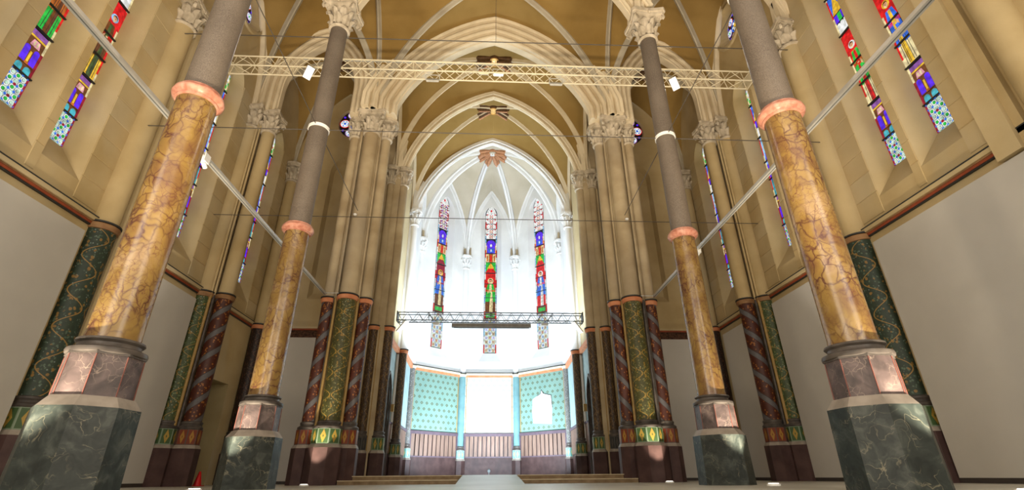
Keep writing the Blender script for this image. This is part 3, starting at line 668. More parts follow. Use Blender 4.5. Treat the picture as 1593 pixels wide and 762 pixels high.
        for i in range(5):
            m = MB(); m.box(-9.86, -9.82, 16.40+i*0.205, 16.60+i*0.205, 0.02, 3.02); mk('plank', m, MT['brownvine'] if 0 else MT['door'], d)
    # end wall of the chapel, facing the camera
    we = empty('wall_end_'+side, 'ochre end wall of the %s side chapel below a rose window' % side, 'wall', kind='structure')
    fr = Frame((s*9, 18.55), (s*4.6, 18.55), (s*7, 15)); uc = 9-6.47; holes = [circle(uc, 15.45, 0.92)]
    nic = lancet(9-6.85, 0.95, 6.6, 12.6); nin = lancet(9-6.85, 0.75, 6.9, 12.6); holes.append(nic)
    reveal(fr, nic, nin, 0.25, 'wall', we, 'niche_reveal'); m = MB(); m.add([fr.p(u, z, -0.25) for u, z in nin], [tuple(range(len(nin)))]); mk('niche_back', m, MT['wall'], we)
    reveal(fr, circle(uc, 15.45, 0.92), circle(uc, 15.45, 0.88), 0.12, 'wall_c', we)
    rose(window_name(), fr, uc, 15.45, 0.88, 0.10, 'foiled rose window of blue and red glass in the %s chapel end wall' % side)
    mk('wall_face', wall_mesh(fr, [(0, 0), (4.4, 0), (4.4, 18.5), (0, 18.5)], holes), MT['wall'], we)
    m = MB(); m.box(min(s*9, s*4.9), max(s*9, s*4.9), 18.48, 18.56, 5.02, 5.30); mk('frieze', m, MT['frieze'], we)
    for z0, z1, d, mt in ((5.30, 5.36, 0.12, 'redline'), (5.36, 5.44, 0.14, 'wall_c'), (4.97, 5.02, 0.1, 'redline')):
        m = MB(); m.box(min(s*9, s*4.9), max(s*9, s*4.9), 18.55-d, 18.56, z0, z1); mk('string_course', m, MT[mt], we)
    # choir side wall
    wc = empty('wall_choir_'+side, 'painted choir side wall with a pointed door on the %s' % side, 'wall', kind='structure')
    m = MB(); m.box(min(s*4.75, s*5.12), max(s*4.75, s*5.12), 15.1, 18.55, 0, 18.6); mk('wall_face', m, MT['pier'], wc)
    m = MB(); m.box(min(s*4.2, s*5.1), max(s*4.2, s*5.1), 18.34, 18.58, 0, 18.6); mk('wall_return', m, MT['pier'], wc)
    m = MB(); m.box(min(s*3.93, s*4.5), max(s*3.93, s*4.5), 21.95, 22.15, 0, 18.6); mk('wall_return', m, MT['white'], wc)
    m = MB(); m.box(min(s*4.2, s*4.7), max(s*4.2, s*4.7), 19.0, 22.1, 18.3, 18.6); mk('wall_return', m, MT['pier'], wc)
    fr = Frame((s*4.2, 18.4), (s*4.2, 22.0), (0, 20)); L = 3.6
    dp = lancet(2.15, 1.25, 0.22, 3.0); hole_out = [(0, 0.0), (1.525, 0.0), (1.525, 0.22)]+[dp[i] for i in range(len(dp)-1, 1, -1)]+[(2.775, 0.22), (2.775, 0.0), (L, 0), (L, 18.5), (0, 18.5)]
    mk('wall_face', wall_mesh(fr, [(0, 5.2), (L, 5.2), (L, 18.5), (0, 18.5)], []), MT['wall_c'], wc)
    door_low = [(0, 0.0), (1.525, 0.0)]+[dp[0]]+[dp[i] for i in range(len(dp)-1, 1, -1)]+[dp[1], (2.775, 0.0), (L, 0.0), (L, 5.2), (0, 5.2)]
    mk('painted_face', wall_mesh(fr, door_low, []), MT['bluegrey'], wc)
    reveal(fr, dp, dp, 0.3, 'torus', wc, 'door_jamb')
    for a, b in ((0.3, 1.45), (2.85, L)):
        m = MB(); m.box(min(s*4.2, s*4.13), max(s*4.2, s*4.13), 18.4+a, 18.4+b, 0.2, 1.05); mk('plinth', m, MT['purple'], wc)
        k = max(3, int((b-a)/0.14)); 
        for i in range(k):
            q0 = 18.4+a+(b-a)*i/k; q1 = 18.4+a+(b-a)*(i+1)/k; m = MB(); m.box(min(s*4.2, s*4.14), max(s*4.2, s*4.14), q0+0.012, q1-0.012, 1.08, 2.2); mk('slat', m, MT['slat'], wc)
        m = MB(); m.box(min(s*4.2, s*4.11), max(s*4.2, s*4.11), 18.4+a, 18.4+b, 2.2, 2.28); mk('dado_rail', m, MT['dadoframe'], wc)
    m = MB(); m.box(min(s*4.2, s*4.06), max(s*4.2, s*4.06), 18.6, 22.0, 5.2, 5.42); mk('string_course', m, MT['terra'], wc)
    d = empty('door_%d' % (2 if s < 0 else 3), 'black pointed door in the %s choir wall behind the crossing pier' % side, 'door', kind='structure')
    m = MB(); di = lancet(2.15, 1.23, 0.22, 3.0); vs = [fr.p(u, z, -0.16) for u, z in di]+[fr.p(u, z, -0.10) for u, z in di]; n = len(di)
    m.add(vs, [tuple(range(n, 2*n))]+[(i, (i+1) % n, n+(i+1) % n, n+i) for i in range(n)]); mk('door_leaf', m, MT['door'], d)
    for zz in (0.9, 2.4):
        m = MB(); a = fr.p(1.65, zz, -0.10); b = fr.p(2.6, zz+0.07, -0.07); m.box(min(a.x, b.x), max(a.x, b.x), a.y, b.y, zz, zz+0.07); mk('strap_hinge', m, MT['dark_metal'], d)
    m = MB(); pts = [fr.p(u, z, 0.02) for u, z in dp[1:]+dp[:1]]; m.sweep(pts, fr.n, [(0, 0), (0.06, 0.0), (0.06, 0.10), (0, 0.10)]); mk('door_moulding', m, MT['torus'], d)
    m = MB(); a = fr.p(2.95, 2.75, 0.1); m.box(a.x-0.1, a.x+0.1, a.y-0.06, a.y+0.06, 2.65, 2.95); o = mk('sign_holder', m, MT['goldline']); tag(o, 'small brown lantern-like box on the choir wall by the %s door' % side, 'wall box')
    # apse side strip between the choir end and the apse
    fr = Frame(AP[0] if s > 0 else APL[0], AP[1] if s > 0 else APL[1], (0, 23))
    wa = empty('wall_apse_'+side, 'narrow pale blue apse side wall on the %s' % side, 'wall', kind='structure')
    mk('wall_face', wall_mesh(fr, [(0, 5.2), (fr.L, 5.2), (fr.L, 18.4), (0, 18.4)], []), MT['white'], wa)
    mk('painted_face', wall_mesh(fr, [(0, 2.2), (fr.L, 2.2), (fr.L, 5.2), (0, 5.2)], []), MT['bluewall'], wa)
    mk('plinth', wall_mesh(fr, [(0, 0.2), (fr.L, 0.2), (fr.L, 1.07), (0, 1.07)], []), MT['purple'], wa)
    mk('dado_back', wall_mesh(fr, [(0, 1.07), (fr.L, 1.07), (fr.L, 2.2), (0, 2.2)], []), MT['slatdark'], wa)
    def strip(u0, u1, z0, z1, d, mat, name, parent, fr=None, smooth=None):
        m = MB(); m.add([fr.p(u, z, e) for e in (-0.02, d) for u, z in rc(u0, u1, z0, z1)], [(4, 5, 6, 7), (0, 1, 5, 4), (1, 2, 6, 5), (2, 3, 7, 6), (3, 0, 4, 7)]); return mk(name, m, MT[mat], parent)
    k = 16
    for i in range(k): strip(0.3+(fr.L-0.6)*i/k+0.02, 0.3+(fr.L-0.6)*(i+1)/k-0.02, 1.10, 2.15, 0.04, 'slat', 'slat', wa, fr)
    strip(0.2, fr.L-0.2, 2.15, 2.27, 0.08, 'dadoframe', 'dado_rail', wa, fr); strip(0, fr.L, 5.2, 5.42, 0.12, 'terra', 'string_course', wa, fr)
# --- apse walls
wap = empty('wall_apse', 'bright white apse wall above turquoise diaper panels and slatted wood dado', 'wall', kind='structure')
PANELS = [(APL[1], APL[2], 'diaper'), (APL[2], AP[2], 'diaperglare'), (AP[2], AP[1], 'diaper')]
APSE_LABEL = ['left apse lancet with a blue robed bearded figure', 'centre apse lancet with a haloed figure in green on red', 'right apse lancet with a figure in red and white on red']
for pi, (a, b, dm) in enumerate(PANELS):
    fr = Frame(a, b, (0, 23)); L = fr.L; uc = L/2
    o = lancet(uc, 1.30, 6.10, 15.2); i_ = lancet(uc, 0.78, 6.65, 15.85)
    reveal(fr, o, i_, 0.30, 'white', wap); mk('wall_face', wall_mesh(fr, [(0, 5.2), (L, 5.2), (L, 18.4), (0, 18.4)], [o]), MT['white'], wap)
    m = MB(); 
    pm = MB(); pm.add([(0, 0, 2.27), (L, 0, 2.27), (L, 0, 5.25), (0, 0, 5.25)], [(0, 1, 2, 3)])
    po = mk('painted_panel', pm, MT[dm], wap); po.location = fr.o; po.rotation_euler = (0, 0, math.atan2(fr.u.y, fr.u.x))
    strip(0, L, 0.2, 1.07, 0.06, 'purple', 'plinth', wap, fr); strip(0, L, 1.07, 2.2, 0.0, 'slatdark', 'dado_back', wap, fr)
    k = 11
    for i in range(k): strip(0.28+(L-0.56)*i/k+0.035, 0.28+(L-0.56)*(i+1)/k-0.035, 1.13, 2.12, 0.05, 'slat', 'slat', wap, fr)
    strip(0.2, L-0.2, 2.12, 2.27, 0.08, 'dadoframe', 'dado_rail', wap, fr); strip(0.2, L-0.2, 1.07, 1.13, 0.07, 'dadoframe', 'dado_rail', wap, fr)
    for u in (0.22, L-0.30): strip(u, u+0.08, 1.1, 2.15, 0.07, 'dadoframe', 'dado_stile', wap, fr)
    for u in (0.24, L-0.29): strip(u, u+0.05, 2.3, 5.2, 0.01, 'goldline', 'panel_border', wap, fr)
    strip(0, L, 5.42, 5.47, 0.15, 'blackline', 'string_course', wap, fr); strip(0, L, 5.32, 5.42, 0.13, 'rib', 'string_course', wap, fr); strip(0, L, 5.2, 5.32, 0.10, 'terra', 'string_course', wap, fr)
    # glass
    w_ = 0.74; h = w_/2; z0 = 6.65; W = Window(window_name(), fr, uc, z0, 0.30, APSE_LABEL[pi], lancet(uc, 0.78, z0, 15.85))
    bw = 0.06; g = w_-2*bw
    for sx in (-1, 1):
        x0, x1 = (-h, -h+bw) if sx < 0 else (h-bw, h)
        for j in range(18): W.pane(['red', 'white', 'sky', 'white'][j % 4], rc(x0, x1, j*0.51, j*0.51+0.5), 0, 0.005)
    cols, rows = 3, 8; dx, dy = g/cols, 2.0/rows
    for i in range(cols):
        for j in range(rows):
            cx, cy = -g/2+dx*(i+0.5), 0.04+dy*(j+0.5); W.pane('white' if (i+j) % 2 else 'pale', rc(cx-dx/2, cx+dx/2, cy-dy/2, cy+dy/2), 0, 0.006)
            for q in range(4): W.tiny(['red', 'blue'][(i+j) % 2], ell(cx+dx*0.24*math.cos(PI/4+q*PI/2), cy+dy*0.24*math.sin(PI/4+q*PI/2), dx*0.15, dy*0.15, 8), 1)
            W.tiny('yellow' if j % 2 else 'green', ell(cx, cy, dx*0.12, dy*0.12, 8), 2)
    W.bar(2.06, -h, h)
    sch = [('cream', 'blue', 'crimson', 'yellow', 'brown'), ('cream', 'green', 'red', 'cream', 'brown'), ('white', 'blue', 'red', 'white', 'red')][pi]
    W.pane('brown', rc(-g/2, g/2, 2.1, 2.45)); W.pane('green', rc(-g*0.4, g*0.4, 2.16, 2.38), 1)
    saint(W, g, 2.5, 2.5, *sch); W.bar(3.4, -h, h); W.bar(4.3, -h, h); W.bar(5.03, -h, h)
    W.pane('red' if pi else 'crimson', archp(-g/2, g/2, 5.05, 5.4)); 
    for sx in (-1, 1):
        W.pane('green', [(sx*g*0.5, 5.1), (sx*g*0.5, 5.75), (sx*g*0.06, 5.75), (sx*g*0.3, 5.3)][::sx], 1); W.pane('cream', rc(min(sx*g*0.2, sx*g*0.5), max(sx*g*0.2, sx*g*0.5), 5.78, 6.35)); W.pane('orange', rc(min(sx*g*0.28, sx*g*0.42), max(sx*g*0.28, sx*g*0.42), 5.84, 6.25), 1)
    W.pane('yellow', [(-g*0.36, 5.35), (g*0.36, 5.35), (0, 5.74)], 2); W.pane('orange', rc(-g*0.19, g*0.19, 5.78, 6.35)); W.pane('red', archp(-g*0.1, g*0.1, 5.82, 6.28), 1); W.bar(6.38, -h, h)
    W.pane('violet', archp(-g*0.48, g*0.48, 6.4, 7.35)); W.pane('blue', rc(-g*0.3, g*0.3, 6.45, 6.75), 1); W.pane('white', ell(0, 6.95, 0.07, 0.12), 1); W.pane('white', ell(0, 6.6, 0.05, 0.1), 2)
    for sx in (-1, 1): W.pane('yellow', rc(min(sx*g*0.42, sx*g*0.5), max(sx*g*0.42, sx*g*0.5), 6.4, 6.95), 1)
    top = 9.25; n = 5; dy = (top-7.4)/n
    for j in range(n):
        cy = 7.4+dy*(j+0.5); W.pane('white', rc(-g/2, g/2, cy-dy/2, cy+dy/2)); W.bar(cy-dy/2, -h, h, 0.008)
        for q in range(4): W.tiny('red' if pi else 'crimson', ell(0.10*math.cos(PI/4+q*PI/2), cy+0.10*math.sin(PI/4+q*PI/2), 0.045, 0.045, 8), 1)
        W.tiny('yellow', ell(0, cy, 0.04, 0.04, 8), 2)
        for sx in (-1, 1):
            W.tiny('red', ell(sx*g*0.42, cy+dy*0.4, 0.05, 0.05, 8), 1); W.tiny('pink', ell(sx*g*0.33, cy+dy*0.4, 0.03, 0.03, 8), 1)
            if pi == 0: W.tiny('purple', ell(sx*g*0.25, cy, 0.06, 0.09, 8), 1); W.tiny('crimson', ell(sx*g*0.4, cy-0.05, 0.05, 0.08, 8), 1)
    W.pane('white', [(-h*0.95, 9.25), (h*0.95, 9.25), (h*0.75, 9.5), (h*0.4, 9.74), (0, 9.88), (-h*0.4, 9.74), (-h*0.75, 9.5)]); W.tiny('red', ell(0, 9.5, 0.07, 0.09, 8), 1)
    W.done()
# irregular white patch on the right painted panel
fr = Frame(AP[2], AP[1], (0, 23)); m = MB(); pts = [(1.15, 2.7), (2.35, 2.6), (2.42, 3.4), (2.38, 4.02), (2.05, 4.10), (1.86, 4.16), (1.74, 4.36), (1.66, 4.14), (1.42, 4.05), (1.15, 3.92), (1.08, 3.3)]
n = len(pts); m.add([fr.p(u, z, 0.0) for u, z in pts]+[fr.p(u, z, 0.012) for u, z in pts], [tuple(range(n, 2*n))]+[(i, (i+1) % n, n+(i+1) % n, n+i) for i in range(n)]); mk('pale_patch', m, MT['white'], wap)
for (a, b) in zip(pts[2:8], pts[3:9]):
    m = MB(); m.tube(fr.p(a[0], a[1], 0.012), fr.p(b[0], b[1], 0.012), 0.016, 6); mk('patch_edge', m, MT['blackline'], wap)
# wall behind the camera, floor
ww = empty('wall_west', 'plain stone west wall behind the camera', 'wall', kind='structure')
m = MB(); m.box(-9.6, 9.6, -4.2, -4.0, 0, 18.5); mk('wall_face', m, MT['wall'], ww)
for s in (-1, 1):
    m = MB(); m.box(min(s*9, s*9.2), max(s*9, s*9.2), -4.0, 1.5, 0, 18.5); mk('wall_face', m, MT['wall'], ww)
m = MB(); m.box(-9.2, 9.2, -4.2, 1.5, 17.3, 17.5); mk('vault_slab', m, MT['web'], ceiling)
fl = MB(); fl.box(-10.2, 10.2, -4.2, 28.5, -0.2, 0.0); tag(mk('floor', fl, MT['floor']), 'pale grey concrete floor seen almost edge-on', 'floor', kind='structure')
pf = empty('choir_steps', 'two low brown steps up to the choir, split by a pale ramp', 'steps', kind='structure')
m = MB(); m.box(-4.6, 4.6, 15.35, 28.2, 0.0, 0.22); mk('choir_floor', m, MT['floor'], pf)
for s in (-1, 1):
    for y, z0, z1, xi in ((14.62, 0.0, 0.11, 0.88), (15.0, 0.11, 0.22, 0.78)):
        x0, x1 = sorted((s*xi, s*4.1)); m = MB(); m.box(x0, x1, y, 15.5, z0, z1-0.02); mk('step', m, MT['step'], pf)
        m = MB(); m.box(x0, x1, y-0.02, 15.5, z1-0.02, z1); mk('nosing', m, MT['nosing'], pf)
m = MB(); m.add([(-0.85, 12.9, 0.0), (0.85, 12.9, 0.0), (0.78, 15.4, 0.225), (-0.78, 15.4, 0.225), (-0.78, 15.4, 0.0), (0.78, 15.4, 0.0)], [(0, 1, 2, 3), (0, 3, 4), (1, 5, 2), (3, 2, 5, 4)]); mk('ramp', m, MT['floor'], pf)
for s in (-1, 1):
    m = MB(); m.box(min(s*8.9, s*9.0), max(s*8.9, s*9.0), 1.5, 16.3, 0, 0.09); tag(mk('baseboard_'+('left' if s < 0 else 'right'), m, MT['skirt']), 'thin dark baseboard along the %s aisle wall' % ('left' if s < 0 else 'right'), 'baseboard', kind='structure')

# ------------------------------------------------------------------ columns
def leaf_mesh(h, wd, curl):
    m = MB(); rows, cols = 7, 4; vs = []; fs = []
    for i in range(rows+1):
        t = i/rows; out = 0.02+0.03*t; z = h*t
        if t > 0.55:
            q = (t-0.55)/0.45; out += curl*math.sin(q*PI*0.62); z = h*(0.55+0.45*math.sin(q*PI*0.72))
        wv = wd*(0.75+0.35*math.sin(t*PI))*(1-0.55*max(0, t-0.6)/0.4)*(1+0.14*math.cos(t*PI*6))
        for k in range(cols+1):
            f = k/cols*2-1; vs.append((out+0.035*(1-abs(f))-0.02*abs(f), wv*f, z))
    for i in range(rows):
        for k in range(cols): a = i*(cols+1)+k; fs.append((a, a+1, a+cols+2, a+cols+1))
    m.add(vs, fs); return m.mesh('leaf', 50)
def volute_mesh():
    m = MB(); pts = []
    for i in range(15):
        a = -PI*0.4+i/14*PI*2.3; r = 0.10*(1-i/18); pts.append((r*math.cos(a), 0, r*math.sin(a)))
    m.sweep(pts, (0, 1, 0), [(-0.035, -0.022), (0.035, -0.022), (0.035, 0.022), (-0.035, 0.022)]); m.tube((0, -0.045, 0), (0, 0.045, 0), 0.035, 8); return m.mesh('volute', 40)
LEAF1, LEAF2, VOL = leaf_mesh(0.32, 0.10, 0.085), leaf_mesh(0.52, 0.10, 0.10), volute_mesh()
for q in (LEAF1, LEAF2, VOL): q.materials.append(MT['cap'])
CAPS = {}
def capital(parent, x, y, z0, r, half, H=0.95, full=True, rz=0.0, square=True, capmat=None):
    """acanthus capital: necking, bell, two rows of leaves, corner scrolls and a two-step abacus"""
    key = (round(r, 3), half, H, square)
    if key not in CAPS:
        m = MB(); m.lathe([(r, 0), (r+0.05, 0.015), (r+0.06, 0.05), (r+0.04, 0.085), (r, 0.09)], 24)
        m.lathe([(r*0.98, 0.09), (r*0.98, 0.3), (r*1.03, 0.5), (r*1.12, H-0.27), (r*1.2, H-0.2)], 24)
        for z0_, z1_, hh in ((H-0.20, H-0.12, half*0.92), (H-0.12, H, half)):
            if square:
                pts = []
                for q in range(4):
                    a = q*PI/2
                    for (px, py) in ((-hh*0.86, -hh), (-hh*0.5, -hh*0.93), (0, -hh*0.88), (hh*0.5, -hh*0.93), (hh*0.86, -hh)): pts.append((px*math.cos(a)-py*math.sin(a), px*math.sin(a)+py*math.cos(a)))
                n = len(pts); m.add([(a, b, z0_) for a, b in pts]+[(a, b, z1_) for a, b in pts], [tuple(range(n-1, -1, -1)), tuple(range(n, 2*n))]+[(i, (i+1) % n, n+(i+1) % n, n+i) for i in range(n)])
            else: m.octo([(hh, z0_), (hh, z1_)])
        me = m.mesh('capital', 35); me.materials.append(MT['cap']); CAPS[key] = me
    me0, l1, l2, vo = CAPS[key], LEAF1, LEAF2, VOL
    if capmat:
        if (key, capmat) not in CAPS:
            t4 = [q.copy() for q in (me0, l1, l2, vo)]
            for q in t4: q.materials.clear(); q.materials.append(MT[capmat])
            CAPS[(key, capmat)] = t4
        me0, l1, l2, vo = CAPS[(key, capmat)]
    c = mk('capital', me0, None, parent, (x, y, z0)); c.rotation_euler = (0, 0, rz)
    if full:
        for i in range(8):
            for me, off, zz, rr in ((l1, 0.0, 0.09, r), (l2, PI/8, 0.13, r*1.02)):
                a = i*PI/4+off; o = mk('leaf', me, None, c, (rr*math.cos(a), rr*math.sin(a), zz)); k = r/0.25; o.rotation_euler = (0, 0, a); o.scale = (1, min(1.15, k), H/0.95)
        for i in range(4):
            a = PI/4+i*PI/2; q = half*(1.12 if square else 0.95); o = mk('volute', vo, None, c, (q*math.cos(a)*0.92, q*math.sin(a)*0.92, H-0.28)); o.rotation_euler = (0, 0, a)
            o = mk('rosette', vo, None, c, (half*0.86*math.cos(a+PI/4), half*0.86*math.sin(a+PI/4), H-0.14)); o.rotation_euler = (0, 0, a+PI/4); o.scale = (0.6,)*3
    return c
def marble_column(label, s, Y, full):
    r = empty('column', label, 'column', (s*4.5, Y, 0), 0, 'marble arcade columns')
    m = MB(); m.octo([(0.475, 0.0), (0.455, 0.87)]); mk('plinth', m, MT['gmarble'], r)
    m = MB(); m.octo([(0.455, 0.87), (0.375, 0.985)]); mk('plinth_ledge', m, MT['ledge'], r)
    m = MB(); m.octo([(0.352, 0.985), (0.345, 1.43)]); mk('plinth_block', m, MT['pmarble'], r)
    for k in range(8):      # pink corner fillets of the upper block
        a = PI/8+k*PI/4; q = 0.353/math.cos(PI/8); f = MB(); f.tube((q*math.cos(a), q*math.sin(a), 0.99), (q*math.cos(a)*0.98, q*math.sin(a)*0.98, 1.42), 0.007, 6); mk('corner_fillet', f, MT['fillet'], r)
    m = MB(); m.octo([(0.36, 1.43), (0.36, 1.455)]); m.lathe([(0.36, 1.44), (0.385, 1.455), (0.392, 1.48), (0.385, 1.505), (0.35, 1.52), (0.32, 1.53), (0.308, 1.55), (0.308, 1.575), (0.325, 1.585), (0.338, 1.60), (0.332, 1.622), (0.30, 1.632), (0.28, 1.635)], 36); mk('base_moulding', m, MT['torus'], r, smooth=40)
    m = MB(); m.lathe([(0.285, 1.62), (0.275, 1.70), (0.272, 3.4), (0.262, 5.26)], 40); mk('marble_shaft', m, MT['ymarble'], r, smooth=40)
    m = MB(); m.lathe([(0.262, 5.20), (0.29, 5.215), (0.29, 5.24), (0.335, 5.27), (0.348, 5.31), (0.335, 5.36), (0.30, 5.385), (0.30, 5.41), (0.255, 5.42)], 40); mk('ring', m, MT['pink'], r, smooth=40)
    m = MB(); m.lathe([(0.245, 5.40), (0.24, 8.2), (0.228, 11.72)], 40); mk('granite_shaft', m, MT['granite'], r, smooth=40)
    m = MB(); m.lathe([(0.235, 8.16), (0.262, 8.165), (0.262, 8.245), (0.235, 8.25)], 40); mk('cable_collar', m, MT['whiteband'], r, smooth=40)
    capital(r, 0, 0, 11.70, 0.235, 0.50, 0.95, full)
    return r
for s, side in ((-1, 'left'), (1, 'right')):
    marble_column('large front %s column of veined yellow marble with pink ring, nearest the camera' % side, s, 5.8, False)
    marble_column('slimmer second %s column of yellow marble and grey granite with carved capital' % side, s, 10.05, True)
    # moulded block between capital and vault
def shaft_unit(root, x, y, r, paint, band, cap=True, capz=11.75, plinth_r=None, ring_z=5.37, caphalf=None, base=0.0, upper='pier', leaves=True, ringmat='terra', square=False, capmat=None):
    pr = plinth_r or r*1.45
    m = MB(); m.octo([(pr, base), (pr, 0.93)]); mk('plinth', m, MT['purple'], root, (x, y, 0))
    m = MB(); m.octo([(pr, 0.93), (pr*0.86, 1.02)]); mk('plinth_ledge', m, MT['ledge'], root, (x, y, 0))
    m = MB(); m.octo([(pr*0.84, 1.02), (pr*0.84, 1.42)]); mk('painted_band', m, MT[band], root, (x, y, 0))
    m = MB(); m.lathe([(pr*0.84, 1.42), (pr*0.88, 1.44), (pr*0.88, 1.48), (pr*0.8, 1.505), (r*1.1, 1.53), (r*1.1, 1.555), (r*1.17, 1.58), (r*1.14, 1.62), (r, 1.64)], 28); mk('base_moulding', m, MT['torus'], root, (x, y, 0), 40)
    m = MB(); m.lathe([(r, 1.63), (r, ring_z-0.1)], 28); mk('painted_shaft', m, MT[paint], root, (x, y, 0), 40)
    m = MB(); m.lathe([(r, ring_z-0.14), (r+0.03, ring_z-0.13), (r+0.035, ring_z-0.10), (r+0.05, ring_z-0.07), (r+0.055, ring_z-0.03), (r+0.04, ring_z), (r, ring_z+0.01)], 28); mk('ring', m, MT[ringmat], root, (x, y, 0), 40)
    m = MB(); m.lathe([(r, ring_z+0.01), (r+0.06, ring_z+0.015), (r+0.06, ring_z+0.05), (r*0.93, ring_z+0.07)], 28); mk('ring_fillet', m, MT['blackline'], root, (x, y, 0), 40)
    m = MB(); m.lathe([(r*0.93, ring_z+0.05), (r*0.90, capz+0.05)], 28); mk('stone_shaft', m, MT[upper], root, (x, y, 0), 40)
    if cap: capital(root, x, y, capz, r*0.92, caphalf or r*1.7, SPR-capz, leaves, 0, square, capmat)
def small_roll(root, x, y, mat='goldline', r=0.05, z0=1.0, z1=5.35, upper='pier'):
    m = MB(); m.lathe([(r, z0), (r, z1)], 12); mk('gilt_roll', m, MT[mat], root, (x, y, 0), 40)
    m = MB(); m.lathe([(r*0.85, z1), (r*0.85, 12.0)], 12); mk('stone_roll', m, MT[upper], root, (x, y, 0), 40)
for s, side in ((-1, 'left'), (1, 'right')):
    sp = ('spiral_l', 'spiral_r')
    # crossing pier of three painted shafts
    p = empty('crossing_pier', '%s crossing pier of a gold-green shaft between two red spiral shafts' % side, 'pier', (s*4.7, 15.2, 0), 0, 'crossing piers')
    m = MB(); m.add([(q*s-0, yy, zz) for zz in (0.0, 12.7) for q, yy in ((-0.55, -0.05), (-0.30, -0.32), (0.30, -0.30), (0.60, -0.05), (0.60, 0.75), (-0.55, 0.75))], [(0, 1, 2, 3, 4, 5), (6, 7, 8, 9, 10, 11)]+[(i, (i+1) % 6, 6+(i+1) % 6, 6+i) for i in range(6)]); mk('pier_core', m, MT['pier'], p)
    shaft_unit(p, s*-0.12, -0.42, 0.285, 'goldvine', 'band_green', plinth_r=0.46, caphalf=0.52, square=True)
    shaft_unit(p, s*0.55, -0.14, 0.20, sp[1] if s < 0 else sp[0], 'band_red', plinth_r=0.33, caphalf=0.30)
    shaft_unit(p, s*-0.58, -0.06, 0.20, sp[1] if s < 0 else sp[0], 'band_red', plinth_r=0.33, caphalf=0.40)
    for (x, y) in ((0.30, -0.34), (0.24, -0.42), (-0.42, -0.30), (-0.36, -0.36)): small_roll(p, s*x, y, random.choice(['goldline', 'torus']), 0.045)
    # second choir pier pair
    p = empty('choir_half_columns', 'dark painted pair of choir half columns behind the %s crossing pier' % side, 'half column', (s*4.2, 18.35, 0), 0, 'choir half columns')
    m = MB(); m.box(-0.5 if s < 0 else -0.15, 0.15 if s < 0 else 0.5, -0.2, 0.3, 0, 12.7); mk('pier_core', m, MT['pier'], p)
    shaft_unit(p, s*0.26, -0.16, 0.17, 'brownvine', 'band_dark', plinth_r=0.26, caphalf=0.32)
    shaft_unit(p, s*-0.26, 0.02, 0.20, 'brownvine', 'band_green', plinth_r=0.30, caphalf=0.36)
    for x, y in ((0.02, -0.16), (-0.06, -0.12)): small_roll(p, s*x, y, 'goldline', 0.045)
    # choir end half column
    p = empty('choir_end_column', 'slim brown half column at the %s end of the choir before the apse' % side, 'half column', (s*3.95, 22.05, 0), 0, 'choir end half columns')
    shaft_unit(p, 0, 0, 0.18, 'brownvine', 'band_green', plinth_r=0.29, caphalf=0.34, upper='white', capmat='white')
    # apse corner shafts
    for (x, y), nm, pt in (((4.02, 25.3), 'outer', 'greydiaper'), ((1.53, 27.72), 'inner', 'teal')):
        p = empty('apse_shaft', '%s %s apse corner shaft, %s below and white above' % (nm, side, 'grey diaper' if nm == 'outer' else 'pale teal'), 'half column', (s*x, y, 0), 0, 'apse corner shafts')
        shaft_unit(p, 0, 0, 0.20, pt, 'band_teal', plinth_r=0.30, caphalf=0.36, upper='white', ringmat='rib', capmat='white')
        va = math.atan2(23.6-y, -s*x)
        for dr, dt, hh in ((0.02, 0.24, 0.62), (0.02, -0.24, 0.62), (0.16, 0.17, 0.42), (0.16, -0.17, 0.42)):
            X, Y = dr*math.cos(va)-dt*math.sin(va), dr*math.sin(va)+dt*math.cos(va)
            m = MB(); m.lathe([(0.062, SPR-0.02), (0.062, SPR+hh), (0.045, SPR+hh+0.03)], 8); mk('springer_prong', m, MT['pier'], p, (X, Y, 0))
    # aisle wall half columns
    p = empty('wall_half_column', '%s wall half column, dark green vine paint, between the two large white panels' % side, 'half column', (s*8.95, 10.2, 0), 0, 'aisle wall half columns')
    shaft_unit(p, 0, 0, 0.30, 'darkvine', 'band_green', plinth_r=0.42, caphalf=0.48, upper='wall', ringmat='ringbrown', square=True)
    p = empty('wall_half_column', '%s wall half column nearest the camera at the frame edge' % side, 'half column', (s*8.95, 5.6, 0), 0, 'aisle wall half columns')
    shaft_unit(p, 0, 0, 0.30, 'darkvine', 'band_green', plinth_r=0.42, caphalf=0.48, upper='wall', ringmat='ringbrown', leaves=False, square=True)
    p = empty('chapel_entrance_pier', '%s chapel entrance pair of a green vine shaft beside a red spiral shaft' % side, 'half column', (s*8.85, 14.65, 0), 0, 'chapel entrance piers')
    m = MB(); m.box(min(s*-0.1, s*0.2), max(s*-0.1, s*0.2), 0.05, 0.55, 0, 12.7); mk('pier_core', m, MT['pier'], p)
    shaft_unit(p, s*0.10, -0.06, 0.26, 'greenvine', 'band_green', plinth_r=0.38, caphalf=0.44, upper='wall', ringmat='ringbrown', square=True)
    shaft_unit(p, s*-0.42, 0.22, 0.24, sp[0] if s > 0 else sp[1], 'band_red', plinth_r=0.35, caphalf=0.42, upper='wall', ringmat='ringbrown', square=True)
    for x, y in ((-0.12, -0.06), (-0.19, 0.0), (-0.16, -0.12)): small_roll(p, s*x, y, 'goldline' if x != -0.19 else 'torus', 0.045, upper='wall')
    p = empty('chapel_corner_column', 'dark brown painted column in the far corner of the %s chapel' % side, 'half column', (s*8.75, 18.2, 0), 0, 'chapel corner columns')
    shaft_unit(p, 0, 0, 0.24, 'darkbrown', 'band_dark', plinth_r=0.36, caphalf=0.42, upper='wall')
    shaft_unit(p, s*-0.45, 0.15, 0.16, 'darkbrown', 'band_dark', plinth_r=0.24, caphalf=0.30, upper='wall')

